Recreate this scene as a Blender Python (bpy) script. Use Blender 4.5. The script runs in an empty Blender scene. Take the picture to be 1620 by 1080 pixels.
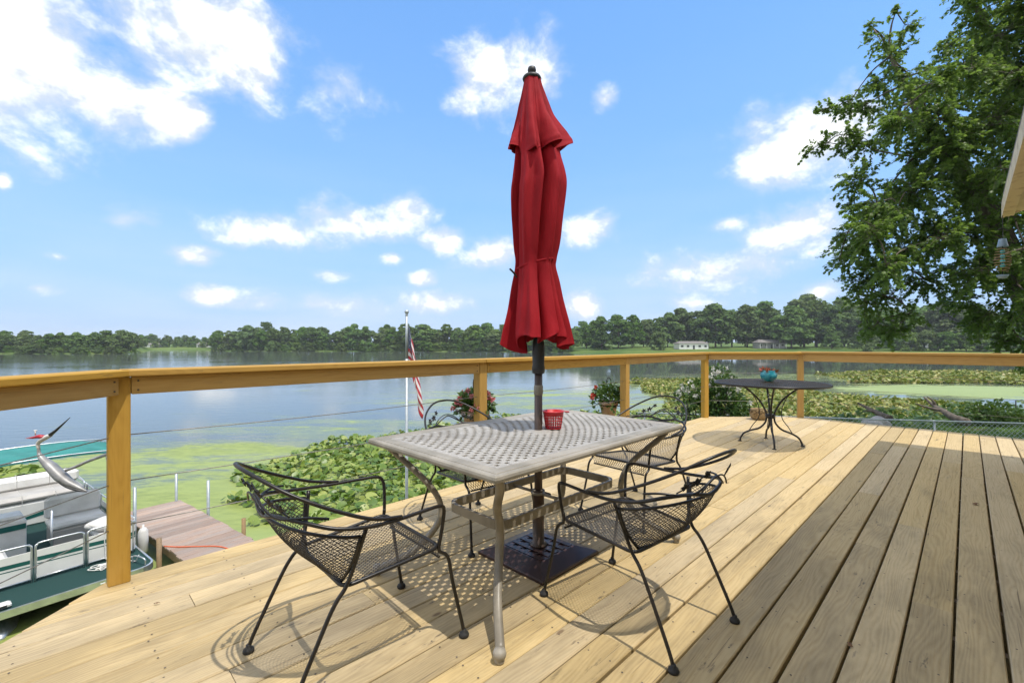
import bpy, math, random
import numpy as np
from mathutils import Vector, Matrix

# ------------------------------------------------------------------ camera, sky, sun, exposure
SC = bpy.context.scene
COL = SC.collection
CAM_H = 1.23
cam_d = bpy.data.cameras.new('camera')
cam_d.sensor_width = 36.0
cam_d.lens = 16.0
cam_d.shift_y = 4 / 1620
cam_d.clip_start = 0.05
cam_d.clip_end = 6000
cam = bpy.data.objects.new('camera', cam_d)
cam.location = (0, 0, CAM_H)
cam.rotation_euler = (math.radians(90), 0, 0)
COL.objects.link(cam)
SC.camera = cam

SUN_VEC = Vector((0.252, -0.2415, 0.937)).normalized()
world = bpy.data.worlds.new('World')
SC.world = world
world.use_nodes = True
SKY_STRENGTH = 0.15
SUN_STRENGTH = 2.0

def build_world():
    nt = world.node_tree
    N = nt.nodes
    L = nt.links
    N.clear()
    def node(t, **k):
        n = N.new(t)
        for a, b in k.items():
            setattr(n, a, b)
        return n
    def put(sock, v):
        if hasattr(v, 'is_output'):
            L.new(v, sock)
        else:
            sock.default_value = v
    def M(op, a, b=0.0, c=None, clamp=False):
        n = node('ShaderNodeMath', operation=op, use_clamp=clamp)
        put(n.inputs[0], a)
        put(n.inputs[1], b)
        if c is not None:
            put(n.inputs[2], c)
        return n.outputs[0]
    out = node('ShaderNodeOutputWorld')
    bg = node('ShaderNodeBackground')
    bg.inputs['Strength'].default_value = SKY_STRENGTH
    L.new(bg.outputs[0], out.inputs[0])
    sky = node('ShaderNodeTexSky', sky_type='NISHITA')
    sky.sun_disc = False
    sky.sun_elevation = math.asin(SUN_VEC.z)
    sky.sun_rotation = math.atan2(SUN_VEC.x, SUN_VEC.y)
    sky.air_density = 1.0
    sky.dust_density = 0.6
    sky.ozone_density = 2.5
    hsv = node('ShaderNodeHueSaturation')
    hsv.inputs['Saturation'].default_value = 1.25
    hsv.inputs['Value'].default_value = 1.02
    L.new(sky.outputs[0], hsv.inputs['Color'])
    tc = node('ShaderNodeTexCoord')
    nrm = node('ShaderNodeVectorMath', operation='NORMALIZE')
    L.new(tc.outputs['Generated'], nrm.inputs[0])
    sep = node('ShaderNodeSeparateXYZ')
    L.new(nrm.outputs[0], sep.inputs[0])
    az = M('ARCTAN2', sep.outputs[0], sep.outputs[1])
    el = M('ARCSINE', sep.outputs[2])
    # the clouds that stand over the lake: azimuth, elevation, half width, half height (degrees), strength
    clouds = []
    def px(u, v, ru, rv, s=1.0):
        x, z = (u - 810) / 720, (544 - v) / 720
        a = math.degrees(math.atan(x))
        e = math.degrees(math.atan(z / math.hypot(1, x)))
        k = math.cos(math.radians(a)) ** 2
        clouds.append((a, e, math.degrees(ru / 720) * k, math.degrees(rv / 720) * math.cos(math.radians(a)), s))
    for c in [(40, 95, 215, 135, 1.25), (140, 150, 130, 70, 1.2), (330, 62, 165, 82, 1.2), (385, 105, 110, 40, 0.8),
              (270, 182, 84, 42, 1.15), (545, 145, 88, 44, 0.75), (795, 115, 92, 62, 1.1), (745, 148, 50, 36, 0.8),
              (1265, 225, 112, 76, 1.1), (1340, 205, 70, 60, 0.9), (1260, 360, 110, 48, 0.95), (1130, 432, 125, 44, 0.95),
              (560, 355, 110, 40, 0.95), (640, 338, 55, 34, 1.0), (440, 366, 110, 34, 0.9), (710, 378, 50, 24, 0.9),
              (195, 350, 52, 24, 0.75), (300, 404, 58, 18, 0.8), (335, 468, 46, 20, 1.0), (60, 455, 38, 14, 0.8),
              (664, 440, 24, 14, 0.9), (622, 408, 26, 12, 0.8), (785, 402, 60, 30, 1.0), (930, 362, 52, 30, 0.95), (958, 156, 24, 18, 0.7),
              (925, 486, 40, 24, 0.8), (500, 482, 130, 24, 0.7), (520, 436, 40, 12, 0.6), (1085, 480, 60, 18, 0.7),
              (1300, 462, 60, 24, 0.8), (90, 406, 30, 9, 0.6), (1150, 355, 70, 22, 0.7), (690, 480, 70, 18, 0.6), (5, 285, 14, 14, 0.8)]:
        px(*c)
    best = None
    for a, e, ra, re, s in clouds:
        da = M('DIVIDE', M('SUBTRACT', az, math.radians(a)), math.radians(ra))
        de = M('DIVIDE', M('SUBTRACT', el, math.radians(e)), math.radians(re))
        d = M('SQRT', M('ADD', M('MULTIPLY', da, da), M('MULTIPLY', de, de)))
        b = M('MULTIPLY', M('SUBTRACT', 1.25, d), s)
        best = b if best is None else M('MAXIMUM', best, b)
    # unseen cloud cover overhead and behind, added thick to fill the shaded boards
    mp = node('ShaderNodeVectorMath', operation='MULTIPLY')
    L.new(nrm.outputs[0], mp.inputs[0])
    mp.inputs[1].default_value = (1, 1, 1.35)
    big = node('ShaderNodeTexNoise')
    big.inputs['Scale'].default_value = 3.1
    big.inputs['Detail'].default_value = 3
    L.new(mp.outputs[0], big.inputs['Vector'])
    rest = M('MULTIPLY', M('SUBTRACT', big.outputs['Fac'], 0.36), 8.0)
    aside = M('MAXIMUM', M('SUBTRACT', M('ABSOLUTE', az), math.radians(50)), M('SUBTRACT', el, math.radians(36)))
    aside = M('MULTIPLY', aside, 6.0, clamp=True)
    rest = M('SUBTRACT', M('MULTIPLY', M('ADD', rest, 2.0), aside), 2.0)
    best = M('MAXIMUM', best, rest)
    fine = node('ShaderNodeTexNoise')
    fine.inputs['Scale'].default_value = 8.5
    fine.inputs['Detail'].default_value = 10
    fine.inputs['Roughness'].default_value = 0.61
    fine.inputs['Distortion'].default_value = 0.15
    L.new(mp.outputs[0], fine.inputs['Vector'])
    dens = M('ADD', best, M('MULTIPLY', M('SUBTRACT', fine.outputs['Fac'], 0.49), 2.5))
    mr = node('ShaderNodeMapRange', interpolation_type='SMOOTHSTEP')
    put(mr.inputs['Value'], dens)
    mr.inputs['From Min'].default_value = 0.12
    mr.inputs['From Max'].default_value = 1.1
    # thin veil of cirrus and a pale horizon
    veil = node('ShaderNodeTexNoise')
    veil.inputs['Scale'].default_value = 2.2
    veil.inputs['Detail'].default_value = 6
    vm = node('ShaderNodeVectorMath', operation='MULTIPLY')
    L.new(nrm.outputs[0], vm.inputs[0])
    vm.inputs[1].default_value = (1.0, 1.0, 6.0)
    L.new(vm.outputs[0], veil.inputs['Vector'])
    low = M('POWER', M('SUBTRACT', 1.0, M('ABSOLUTE', sep.outputs[2]), clamp=True), 5.5)
    vfac = M('MULTIPLY', M('MULTIPLY', M('ADD', M('MULTIPLY', M('SUBTRACT', veil.outputs['Fac'], 0.5), 1.6), 0.62, clamp=True), low), 0.95, clamp=True)
    cmix = node('ShaderNodeMix', data_type='RGBA')
    put(cmix.inputs['Factor'], vfac)
    tint = node('ShaderNodeMix', data_type='RGBA')
    put(tint.inputs['Factor'], M('ADD', 0.22, M('MULTIPLY', 0.75, M('POWER', M('SUBTRACT', 1.0, M('ABSOLUTE', sep.outputs[2]), clamp=True), 1.5))))
    L.new(hsv.outputs[0], tint.inputs['A'])
    tint.inputs['B'].default_value = (0.98, 1.88, 3.45, 1)
    L.new(tint.outputs['Result'], cmix.inputs['A'])
    cmix.inputs['B'].default_value = (2.65, 3.0, 3.35, 1)
    # cloud colour: white tops, slightly grey where thick and low
    ramp = node('ShaderNodeMix', data_type='RGBA')
    # relief: cloud tops catch the light, bases go grey
    upv = node('ShaderNodeVectorMath', operation='ADD')
    L.new(mp.outputs[0], upv.inputs[0])
    upv.inputs[1].default_value = (0.0, 0.0, 0.035)
    fine2 = node('ShaderNodeTexNoise')
    for k_ in ('Scale', 'Detail', 'Roughness', 'Distortion'):
        fine2.inputs[k_].default_value = fine.inputs[k_].default_value
    fine2.inputs['Detail'].default_value = 4
    L.new(upv.outputs[0], fine2.inputs['Vector'])
    relief = M('SUBTRACT', fine.outputs['Fac'], fine2.outputs['Fac'])
    put(ramp.inputs['Factor'], M('ADD', M('MULTIPLY', M('SUBTRACT', dens, 0.55), 0.40), M('MULTIPLY', relief, 1.3), clamp=True))
    ramp.inputs['A'].default_value = (2.75, 2.95, 3.2, 1)
    ramp.inputs['B'].default_value = (9.5, 9.15, 8.6, 1)
    mix = node('ShaderNodeMix', data_type='RGBA')
    put(mix.inputs['Factor'], M('MULTIPLY', mr.outputs[0], 0.96))
    L.new(cmix.outputs['Result'], mix.inputs['A'])
    L.new(ramp.outputs['Result'], mix.inputs['B'])
    L.new(mix.outputs['Result'], bg.inputs['Color'])
build_world()

sun_d = bpy.data.lights.new('sun', 'SUN')
sun_d.energy = SUN_STRENGTH
sun_d.angle = math.radians(0.53)
sun_d.color = (1.0, 0.94, 0.85)
sun = bpy.data.objects.new('sun', sun_d)
sun.rotation_euler = SUN_VEC.to_track_quat('Z', 'Y').to_euler()
sun.location = (0, 0, 30)
COL.objects.link(sun)

vs = SC.view_settings
vs.view_transform = 'Standard'
vs.look = 'None'
vs.exposure = 1.0
vs.gamma = 1.0
vs.use_curve_mapping = False
SC.cycles.max_bounces = 8
SC.cycles.transparent_max_bounces = 8
SC.cycles.caustics_reflective = False
SC.cycles.caustics_refractive = False
SC.cycles.use_denoising = True

RNG = np.random.default_rng(7)
random.seed(11)
R2 = math.sqrt(0.5)

# ------------------------------------------------------------------ helpers
def tag(o, label=None, cat=None, group=None, kind=None):
    if label: o['label'] = label
    if cat: o['category'] = cat
    if group: o['group'] = group
    if kind: o['kind'] = kind
    return o

def empty(name, loc=(0, 0, 0), rz=0.0, parent=None):
    o = bpy.data.objects.new(name, None)
    o.empty_display_size = 0.1
    o.location = loc
    o.rotation_euler = (0, 0, rz)
    COL.objects.link(o)
    if parent: o.parent = parent
    return o

def thing(name, label, cat, loc=(0, 0, 0), rz=0.0, group=None):
    return tag(empty(name, loc, rz), label, cat, group)

def link_mesh(name, me, mat=None, parent=None, loc=(0, 0, 0), rz=0.0):
    o = bpy.data.objects.new(name, me)
    if mat is not None and not me.materials:
        for m in (mat if isinstance(mat, (list, tuple)) else [mat]):
            me.materials.append(m)
    o.location = loc
    o.rotation_euler = (0, 0, rz)
    COL.objects.link(o)
    if parent: o.parent = parent
    return o

def copy_tree(o, parent=None):
    c = o.copy()
    COL.objects.link(c)
    c.parent = parent
    for ch in list(KIDS.get(o.name, [])) or [x for x in o.children]:
        copy_tree(ch, c)
    return c
KIDS = {}

def smooth_path(pts, n=6, closed=False):
    P = [np.array(p, float) for p in pts]
    m = len(P)
    out = []
    segs = m if closed else m - 1
    for i in range(segs):
        if closed:
            p0, p1, p2, p3 = P[(i - 1) % m], P[i], P[(i + 1) % m], P[(i + 2) % m]
        else:
            p0, p1, p2, p3 = P[max(i - 1, 0)], P[i], P[i + 1], P[min(i + 2, m - 1)]
        for k in range(n):
            t = k / n
            out.append(0.5 * ((2 * p1) + (-p0 + p2) * t + (2 * p0 - 5 * p1 + 4 * p2 - p3) * t * t + (-p0 + 3 * p1 - 3 * p2 + p3) * t ** 3))
    if not closed:
        out.append(P[-1])
    return out

class MB:
    def __init__(s):
        s.v, s.f, s.s, s.m = [], [], [], []
    def add(s, vs_, fs, smooth=False, mi=0):
        b = len(s.v)
        s.v.extend([tuple(map(float, p)) for p in vs_])
        for f in fs:
            s.f.append(tuple(b + i for i in f))
            s.s.append(smooth)
            s.m.append(mi)
        return s
    def box(s, c, d, rz=0.0, mi=0, bev=0.0):
        cx, cy, cz = c
        hx, hy, hz = d[0] / 2, d[1] / 2, d[2] / 2
        ca, sa = math.cos(rz), math.sin(rz)
        if bev > 0:
            b = min(bev, hx * .9, hy * .9, hz * .9)
            rings = []
            for z, i in ((-hz, b), (-hz + b, 0), (hz - b, 0), (hz, b)):
                x, y = hx - i, hy - i
                # chamfered corner ring
                k = b * 0.6
                rings.append([(x, -y + k, z), (x, y - k, z), (x - k, y, z), (-x + k, y, z), (-x, y - k, z), (-x, -y + k, z), (-x + k, -y, z), (x - k, -y, z)])
            vs_ = [p for r in rings for p in r]
            n = 8
            fs = [tuple(range(n - 1, -1, -1)), tuple(range(3 * n, 4 * n))]
            for r in range(3):
                for i in range(n):
                    j = (i + 1) % n
                    fs.append((r * n + i, r * n + j, (r + 1) * n + j, (r + 1) * n + i))
        else:
            vs_ = [(sx * hx, sy * hy, sz * hz) for sz in (-1, 1) for sy in (-1, 1) for sx in (-1, 1)]
            fs = [(0, 2, 3, 1), (4, 5, 7, 6), (0, 1, 5, 4), (2, 6, 7, 3), (0, 4, 6, 2), (1, 3, 7, 5)]
        vs_ = [(cx + x * ca - y * sa, cy + x * sa + y * ca, cz + z) for x, y, z in vs_]
        return s.add(vs_, fs, False, mi)
    def tube(s, pts, r, n=8, closed=False, caps=True, mi=0, smooth=True, flat=None):
        P = [np.array(p, float) for p in pts]
        m = len(P)
        rr = [r] * m if np.isscalar(r) else list(r)
        T = []
        for i in range(m):
            if closed:
                t = P[(i + 1) % m] - P[(i - 1) % m]
            else:
                t = P[min(i + 1, m - 1)] - P[max(i - 1, 0)]
            T.append(t / (np.linalg.norm(t) + 1e-12))
        up = np.array([0, 0, 1.0]) if abs(T[0][2]) < 0.9 else np.array([1.0, 0, 0])
        a = np.cross(T[0], up); a /= np.linalg.norm(a)
        vs_ = []
        for i in range(m):
            a = a - T[i] * np.dot(a, T[i])
            a /= (np.linalg.norm(a) + 1e-12)
            b = np.cross(T[i], a)
            for k in range(n):
                th = 2 * math.pi * k / n + math.pi / n
                ca, sa = math.cos(th), math.sin(th)
                if flat: ca, sa = ca * flat[0], sa * flat[1]
                vs_.append(P[i] + rr[i] * (a * ca + b * sa))
        fs = []
        for i in range(m if closed else m - 1):
            j = (i + 1) % m
            for k in range(n):
                l = (k + 1) % n
                fs.append((i * n + k, i * n + l, j * n + l, j * n + k))
        if caps and not closed:
            fs.append(tuple(range(n - 1, -1, -1)))
            fs.append(tuple((m - 1) * n + k for k in range(n)))
        return s.add(vs_, fs, smooth, mi)
    def lathe(s, prof, c=(0, 0, 0), n=24, mi=0, smooth=True):
        vs_, fs = [], []
        for r, z in prof:
            for k in range(n):
                th = 2 * math.pi * k / n
                vs_.append((c[0] + r * math.cos(th), c[1] + r * math.sin(th), c[2] + z))
        for i in range(len(prof) - 1):
            for k in range(n):
                l = (k + 1) % n
                fs.append((i * n + k, i * n + l, (i + 1) * n + l, (i + 1) * n + k))
        if prof[0][0] > 1e-6: fs.append(tuple(range(n - 1, -1, -1)))
        if prof[-1][0] > 1e-6: fs.append(tuple((len(prof) - 1) * n + k for k in range(n)))
        return s.add(vs_, fs, smooth, mi)
    def prism(s, poly, z0, z1, mi=0):
        n = len(poly)
        vs_ = [(x, y, z0) for x, y in poly] + [(x, y, z1) for x, y in poly]
        fs = [tuple(range(n - 1, -1, -1)), tuple(range(n, 2 * n))]
        for i in range(n):
            j = (i + 1) % n
            fs.append((i, j, n + j, n + i))
        return s.add(vs_, fs, False, mi)
    def mesh(s, name):
        me = bpy.data.meshes.new(name)
        me.from_pydata(s.v, [], s.f)
        me.polygons.foreach_set('use_smooth', s.s)
        me.polygons.foreach_set('material_index', s.m)
        me.update()
        return me
    def build(s, name, mat, parent=None, loc=(0, 0, 0), rz=0.0, **tg):
        o = link_mesh(name, s.mesh(name), mat, parent, loc, rz)
        if tg: tag(o, **tg)
        return o

def fast_mesh(name, V, F, smooth=False):
    V = np.asarray(V, np.float32); F = np.asarray(F, np.int32)
    me = bpy.data.meshes.new(name)
    me.vertices.add(len(V))
    me.vertices.foreach_set('co', V.ravel())
    k = F.shape[1]
    me.loops.add(F.size)
    me.loops.foreach_set('vertex_index', F.ravel())
    me.polygons.add(len(F))
    me.polygons.foreach_set('loop_start', np.arange(0, F.size, k, dtype=np.int32))
    me.polygons.foreach_set('loop_total', np.full(len(F), k, np.int32))
    me.polygons.foreach_set('use_smooth', np.full(len(F), smooth, bool))
    me.update(calc_edges=True)
    return me

def unit(a):
    return a / (np.linalg.norm(a, axis=-1, keepdims=True) + 1e-9)

LEAF_V = np.array([(0, 0, 0), (0.42, 0.36, 0.05), (1, 0, -0.06), (0.42, -0.36, 0.05), (0.5, 0, 0)], float)
LEAF_F = np.array([(0, 3, 4), (3, 2, 4), (2, 1, 4), (1, 0, 4)])
MAPLE_V = np.array([(0, 0, 0), (0.16, -0.42, -0.05), (0.42, -0.28, 0.02), (0.62, -0.5, -0.06), (0.66, -0.18, 0.02), (1.0, 0, -0.1),
                    (0.66, 0.18, 0.02), (0.62, 0.5, -0.06), (0.42, 0.28, 0.02), (0.16, 0.42, -0.05)], float)
MAPLE_F = np.array([(0, 1, 2), (2, 3, 4), (4, 5, 6), (6, 7, 8), (8, 9, 0), (0, 2, 8), (2, 4, 8), (4, 6, 8)])

def scatter_leaves(pos, axis, nrm, size, TV=LEAF_V, TF=LEAF_F):
    axis = unit(axis)
    nrm = unit(nrm - axis * np.sum(axis * nrm, -1, keepdims=True))
    side = np.cross(nrm, axis)
    K = len(TV)
    V = (pos[:, None, :] + size[:, None, None] * (TV[None, :, 0:1] * axis[:, None, :] + TV[None, :, 1:2] * side[:, None, :] + TV[None, :, 2:3] * nrm[:, None, :]))
    F = TF[None] + (np.arange(len(pos)) * K)[:, None, None]
    return V.reshape(-1, 3), F.reshape(-1, TF.shape[1])

def rand_dirs(n, rng=RNG):
    return unit(rng.normal(size=(n, 3)))

# ------------------------------------------------------------------ materials
def new_mat(name):
    m = bpy.data.materials.new(name)
    m.use_nodes = True
    nt = m.node_tree
    return m, nt, nt.nodes['Principled BSDF']

class NT:
    def __init__(s, nt):
        s.nt, s.N, s.L = nt, nt.nodes, nt.links
    def n(s, t, **k):
        x = s.N.new(t)
        for a, b in k.items(): setattr(x, a, b)
        return x
    def put(s, sock, v):
        if hasattr(v, 'is_output'): s.L.new(v, sock)
        elif isinstance(v, tuple) and len(v) == 3 and sock.type == 'RGBA': sock.default_value = (*v, 1)
        else: sock.default_value = v
    def math(s, op, a, b=0.0, clamp=False):
        x = s.n('ShaderNodeMath', operation=op, use_clamp=clamp)
        s.put(x.inputs[0], a); s.put(x.inputs[1], b)
        return x.outputs[0]
    def vmul(s, v, k):
        x = s.n('ShaderNodeVectorMath', operation='MULTIPLY')
        s.put(x.inputs[0], v); x.inputs[1].default_value = k
        return x.outputs[0]
    def vadd(s, v, w):
        x = s.n('ShaderNodeVectorMath', operation='ADD')
        s.put(x.inputs[0], v); s.put(x.inputs[1], w)
        return x.outputs[0]
    def noise(s, vec, scale, detail=4, rough=0.55, dist=0.0):
        x = s.n('ShaderNodeTexNoise')
        s.put(x.inputs['Vector'], vec)
        x.inputs['Scale'].default_value = scale
        x.inputs['Detail'].default_value = detail
        x.inputs['Roughness'].default_value = rough
        x.inputs['Distortion'].default_value = dist
        return x.outputs['Fac']
    def rng(s, v, a, b, c=0.0, d=1.0, smooth=True):
        x = s.n('ShaderNodeMapRange')
        if smooth: x.interpolation_type = 'SMOOTHSTEP'
        s.put(x.inputs['Value'], v)
        x.inputs['From Min'].default_value = a; x.inputs['From Max'].default_value = b
        x.inputs['To Min'].default_value = c; x.inputs['To Max'].default_value = d
        return x.outputs[0]
    def mix(s, f, a, b, mode='MIX'):
        x = s.n('ShaderNodeMix', data_type='RGBA', blend_type=mode)
        s.put(x.inputs['Factor'], f); s.put(x.inputs['A'], a); s.put(x.inputs['B'], b)
        return x.outputs['Result']
    def bump(s, h, strength, dist=0.01):
        x = s.n('ShaderNodeBump')
        s.put(x.inputs['Height'], h)
        x.inputs['Strength'].default_value = strength
        x.inputs['Distance'].default_value = dist
        return x.outputs[0]

def simple(name, c1, c2=None, scale=6.0, rough=0.5, metal=0.0, bump=0.0, stretch=(1, 1, 1), objrand=0.0, spec=None, lo=0.35, hi=0.65, detail=5):
    m, nt, b = new_mat(name)
    t = NT(nt)
    tc = t.n('ShaderNodeTexCoord')
    co = tc.outputs['Object']
    if objrand:
        oi = t.n('ShaderNodeObjectInfo')
        cx = t.n('ShaderNodeCombineXYZ')
        t.put(cx.inputs[0], t.math('MULTIPLY', oi.outputs['Random'], 37.0)); t.put(cx.inputs[1], t.math('MULTIPLY', oi.outputs['Random'], 11.0))
        co = t.vadd(co, cx.outputs[0])
    nz = t.noise(t.vmul(co, stretch), scale, detail)
    col = t.mix(t.rng(nz, lo, hi), c1, c2 if c2 else tuple(0.85 * x for x in c1))
    if objrand:
        hs = t.n('ShaderNodeHueSaturation')
        t.put(hs.inputs['Color'], col)
        t.put(hs.inputs['Value'], t.math('ADD', t.math('MULTIPLY', t.math('SUBTRACT', oi.outputs['Random'], 0.5), objrand), 1.0))
        col = hs.outputs[0]
    t.put(b.inputs['Base Color'], col)
    b.inputs['Roughness'].default_value = rough
    b.inputs['Metallic'].default_value = metal
    if spec is not None: b.inputs['Specular IOR Level'].default_value = spec
    if bump: t.put(b.inputs['Normal'], t.bump(nz, bump))
    return m

def leaf_mat(name, cols, trans=0.35, rough=0.5, objvar=0.0, spec=0.4):
    m, nt, b = new_mat(name)
    t = NT(nt)
    g = t.n('ShaderNodeNewGeometry')
    cr = t.n('ShaderNodeValToRGB')
    e = cr.color_ramp.elements
    while len(e) < len(cols): e.new(0.5)
    for i, c in enumerate(cols):
        e[i].position = i / max(1, len(cols) - 1)
        e[i].color = (*c, 1)
    t.put(cr.inputs[0], g.outputs['Random Per Island'])
    col = cr.outputs[0]
    if objvar:
        oi = t.n('ShaderNodeObjectInfo')
        hs = t.n('ShaderNodeHueSaturation')
        t.put(hs.inputs['Color'], col)
        t.put(hs.inputs['Value'], t.rng(oi.outputs['Random'], 0, 1, 1 - objvar, 1 + objvar, False))
        t.put(hs.inputs['Hue'], t.rng(t.math('FRACT', t.math('MULTIPLY', oi.outputs['Random'], 7.3)), 0, 1, 0.485, 0.515, False))
        t.put(hs.inputs['Saturation'], t.rng(t.math('FRACT', t.math('MULTIPLY', oi.outputs['Random'], 3.7)), 0, 1, 0.8, 1.1, False))
        col = hs.outputs[0]
    t.put(b.inputs['Base Color'], col)
    b.inputs['Roughness'].default_value = rough
    b.inputs['Specular IOR Level'].default_value = spec
    tr = t.n('ShaderNodeBsdfTranslucent')
    t.put(tr.inputs['Color'], t.mix(0.5, col, (0.16, 0.24, 0.03)))
    mx = t.n('ShaderNodeMixShader')
    mx.inputs[0].default_value = trans
    t.L.new(b.outputs[0], mx.inputs[1]); t.L.new(tr.outputs[0], mx.inputs[2])
    t.L.new(mx.outputs[0], nt.nodes['Material Output'].inputs['Surface'])
    return m

def wood(name, light, dark, worn, wear=(0.45, 0.75), grain=(2.2, 90.0, 90.0), rough=0.6, bump=0.25, spots=0.6, var=0.12, knots=True, wear2=None, ringk=0.32, walked=False):
    """board-local wood: the grain runs along the local x axis"""
    m, nt, b = new_mat(name)
    t = NT(nt)
    tc = t.n('ShaderNodeTexCoord')
    oi = t.n('ShaderNodeObjectInfo')
    cx = t.n('ShaderNodeCombineXYZ')
    r = oi.outputs['Random']
    t.put(cx.inputs[0], t.math('MULTIPLY', r, 91.0)); t.put(cx.inputs[1], t.math('MULTIPLY', r, 23.0)); t.put(cx.inputs[2], t.math('MULTIPLY', r, 57.0))
    co = t.vadd(tc.outputs['Object'], cx.outputs[0])
    # growth rings: warped bands along the board
    wob = t.noise(t.vmul(co, (0.9, 5.0, 5.0)), 1.3, 2, 0.5)
    sp = t.n('ShaderNodeSeparateXYZ'); t.put(sp.inputs[0], co)
    ring = t.math('FRACT', t.math('ADD', t.math('MULTIPLY', sp.outputs[1], 60.0), t.math('MULTIPLY', wob, 13.0)))
    ring = t.math('ABSOLUTE', t.math('SUBTRACT', ring, 0.5))
    fib = t.noise(t.vmul(co, grain), 1.0, 6, 0.72)
    g = t.math('ADD', t.math('MULTIPLY', ring, ringk), t.math('MULTIPLY', fib, 0.85))
    col = t.mix(t.rng(g, 0.22, 0.62), dark, light)
    # weathered patches where the stain has gone
    w = t.noise(t.vmul(co, (0.8, 2.6, 2.6)), 1.6, 6, 0.65)
    w = t.math('ADD', w, t.math('MULTIPLY', t.math('SUBTRACT', fib, 0.5), 0.35))
    if walked:                                         # the boards round the chairs and by the house door are trodden bare
        ge = t.n('ShaderNodeNewGeometry')
        ds = t.n('ShaderNodeVectorMath', operation='DISTANCE')
        t.put(ds.inputs[0], ge.outputs['Position']); ds.inputs[1].default_value = (0.3, 1.3, 0)
        w = t.math('ADD', w, t.rng(ds.outputs['Value'], 1.6, 4.8, 0.10, -0.08))
    wf = t.rng(w, wear[0], wear[1])
    col = t.mix(t.math('MULTIPLY', wf, 0.72), col, t.mix(t.rng(g, 0.35, 0.8), tuple(0.6 * c for c in worn), worn))
    # black mildew specks and streaks
    s1 = t.noise(t.vmul(co, (6.0, 30.0, 30.0)), 1.0, 5, 0.7)
    sm = t.noise(t.vmul(co, (0.7, 2.0, 2.0)), 2.1, 3, 0.5)
    sf = t.math('MULTIPLY', t.rng(s1, 0.58, 0.70), t.rng(sm, 0.45, 0.62))
    col = t.mix(t.math('MULTIPLY', sf, spots), col, (0.06, 0.05, 0.04))
    # drying cracks: hair lines that run with the grain
    ck = t.noise(t.vmul(co, (1.3, 150.0, 150.0)), 1.0, 2, 0.5)
    cf = t.math('MULTIPLY', t.rng(ck, 0.66, 0.70), t.rng(t.noise(t.vmul(co, (1.1, 4.0, 4.0)), 1.7, 2, 0.5), 0.48, 0.6))
    col = t.mix(t.math('MULTIPLY', cf, 0.65), col, (0.09, 0.065, 0.04))
    # pale rubbed patches
    pf = t.rng(t.noise(t.vmul(co, (1.2, 3.0, 3.0)), 1.1, 5, 0.7), 0.60, 0.74)
    col = t.mix(t.math('MULTIPLY', pf, 0.35), col, tuple(min(1.0, 1.15 * c + 0.05) for c in light))
    if knots:
        vo = t.n('ShaderNodeTexVoronoi')
        t.put(vo.inputs['Vector'], t.vmul(co, (1.0, 2.6, 0.02)))
        vo.inputs['Scale'].default_value = 1.35
        kf = t.rng(vo.outputs['Distance'], 0.018, 0.045, 1.0, 0.0)
        col = t.mix(t.math('MULTIPLY', kf, 0.75), col, (0.13, 0.07, 0.03))
    hs = t.n('ShaderNodeHueSaturation')
    t.put(hs.inputs['Color'], col)
    t.put(hs.inputs['Value'], t.rng(t.math('FRACT', t.math('MULTIPLY', r, 5.7)), 0, 1, 1 - var, 1 + var, False))
    t.put(hs.inputs['Saturation'], t.rng(t.math('FRACT', t.math('MULTIPLY', r, 13.1)), 0, 1, 0.88, 1.08, False))
    t.put(b.inputs['Base Color'], hs.outputs[0])
    t.put(b.inputs['Roughness'], t.rng(g, 0.2, 0.9, rough + 0.12, rough - 0.08, False))
    b.inputs['Specular IOR Level'].default_value = 0.35
    t.put(b.inputs['Normal'], t.bump(t.math('SUBTRACT', g, t.math('ADD', t.math('MULTIPLY', sf, 0.5), cf)), bump, 0.004))
    return m

MAT = {}
MAT['deck'] = wood('deck_wood', (0.52, 0.40, 0.215), (0.38, 0.275, 0.13), (0.41, 0.315, 0.17), wear=(0.46, 0.70), walked=True, spots=0.75)
MAT['rail'] = wood('rail_wood', (0.44, 0.265, 0.062), (0.36, 0.205, 0.045), (0.32, 0.19, 0.055), wear=(0.6, 0.9), bump=0.14, spots=0.6, var=0.06, rough=0.68)
MAT['joist'] = wood('joist_wood', (0.30, 0.20, 0.10), (0.20, 0.13, 0.07), (0.22, 0.18, 0.13))
MAT['dock'] = wood('dock_wood', (0.36, 0.26, 0.20), (0.20, 0.13, 0.095), (0.40, 0.35, 0.31), var=0.25, spots=0.5, wear=(0.4, 0.65))
MAT['bark'] = simple('bark', (0.07, 0.055, 0.042), (0.14, 0.115, 0.09), 9, 0.9, bump=0.6, stretch=(1, 1, 0.25))
MAT['iron'] = simple('black_iron', (0.008, 0.008, 0.008), (0.018, 0.015, 0.013), 14, 0.34, bump=0.05, spec=0.4)
MAT['iron_mesh'] = simple('iron_mesh', (0.014, 0.012, 0.010), (0.035, 0.027, 0.02), 8, 0.5)
MAT['rubber'] = simple('rubber', (0.012, 0.012, 0.012), (0.02, 0.02, 0.02), 8, 0.65)
MAT['cast'] = simple('cast_aluminium', (0.22, 0.20, 0.16), (0.33, 0.30, 0.25), 5, 0.55, bump=0.05, detail=8)
MAT['cast_leg'] = simple('cast_leg', (0.17, 0.15, 0.115), (0.24, 0.215, 0.17), 7, 0.42)
MAT['bronze'] = simple('bronze_pole', (0.045, 0.030, 0.024), (0.07, 0.045, 0.035), 10, 0.42)
MAT['base_iron'] = simple('base_iron', (0.030, 0.016, 0.016), (0.05, 0.026, 0.024), 7, 0.33)
MAT['black_plastic'] = simple('black_plastic', (0.012, 0.012, 0.012), (0.02, 0.02, 0.02), 8, 0.5)
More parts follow.
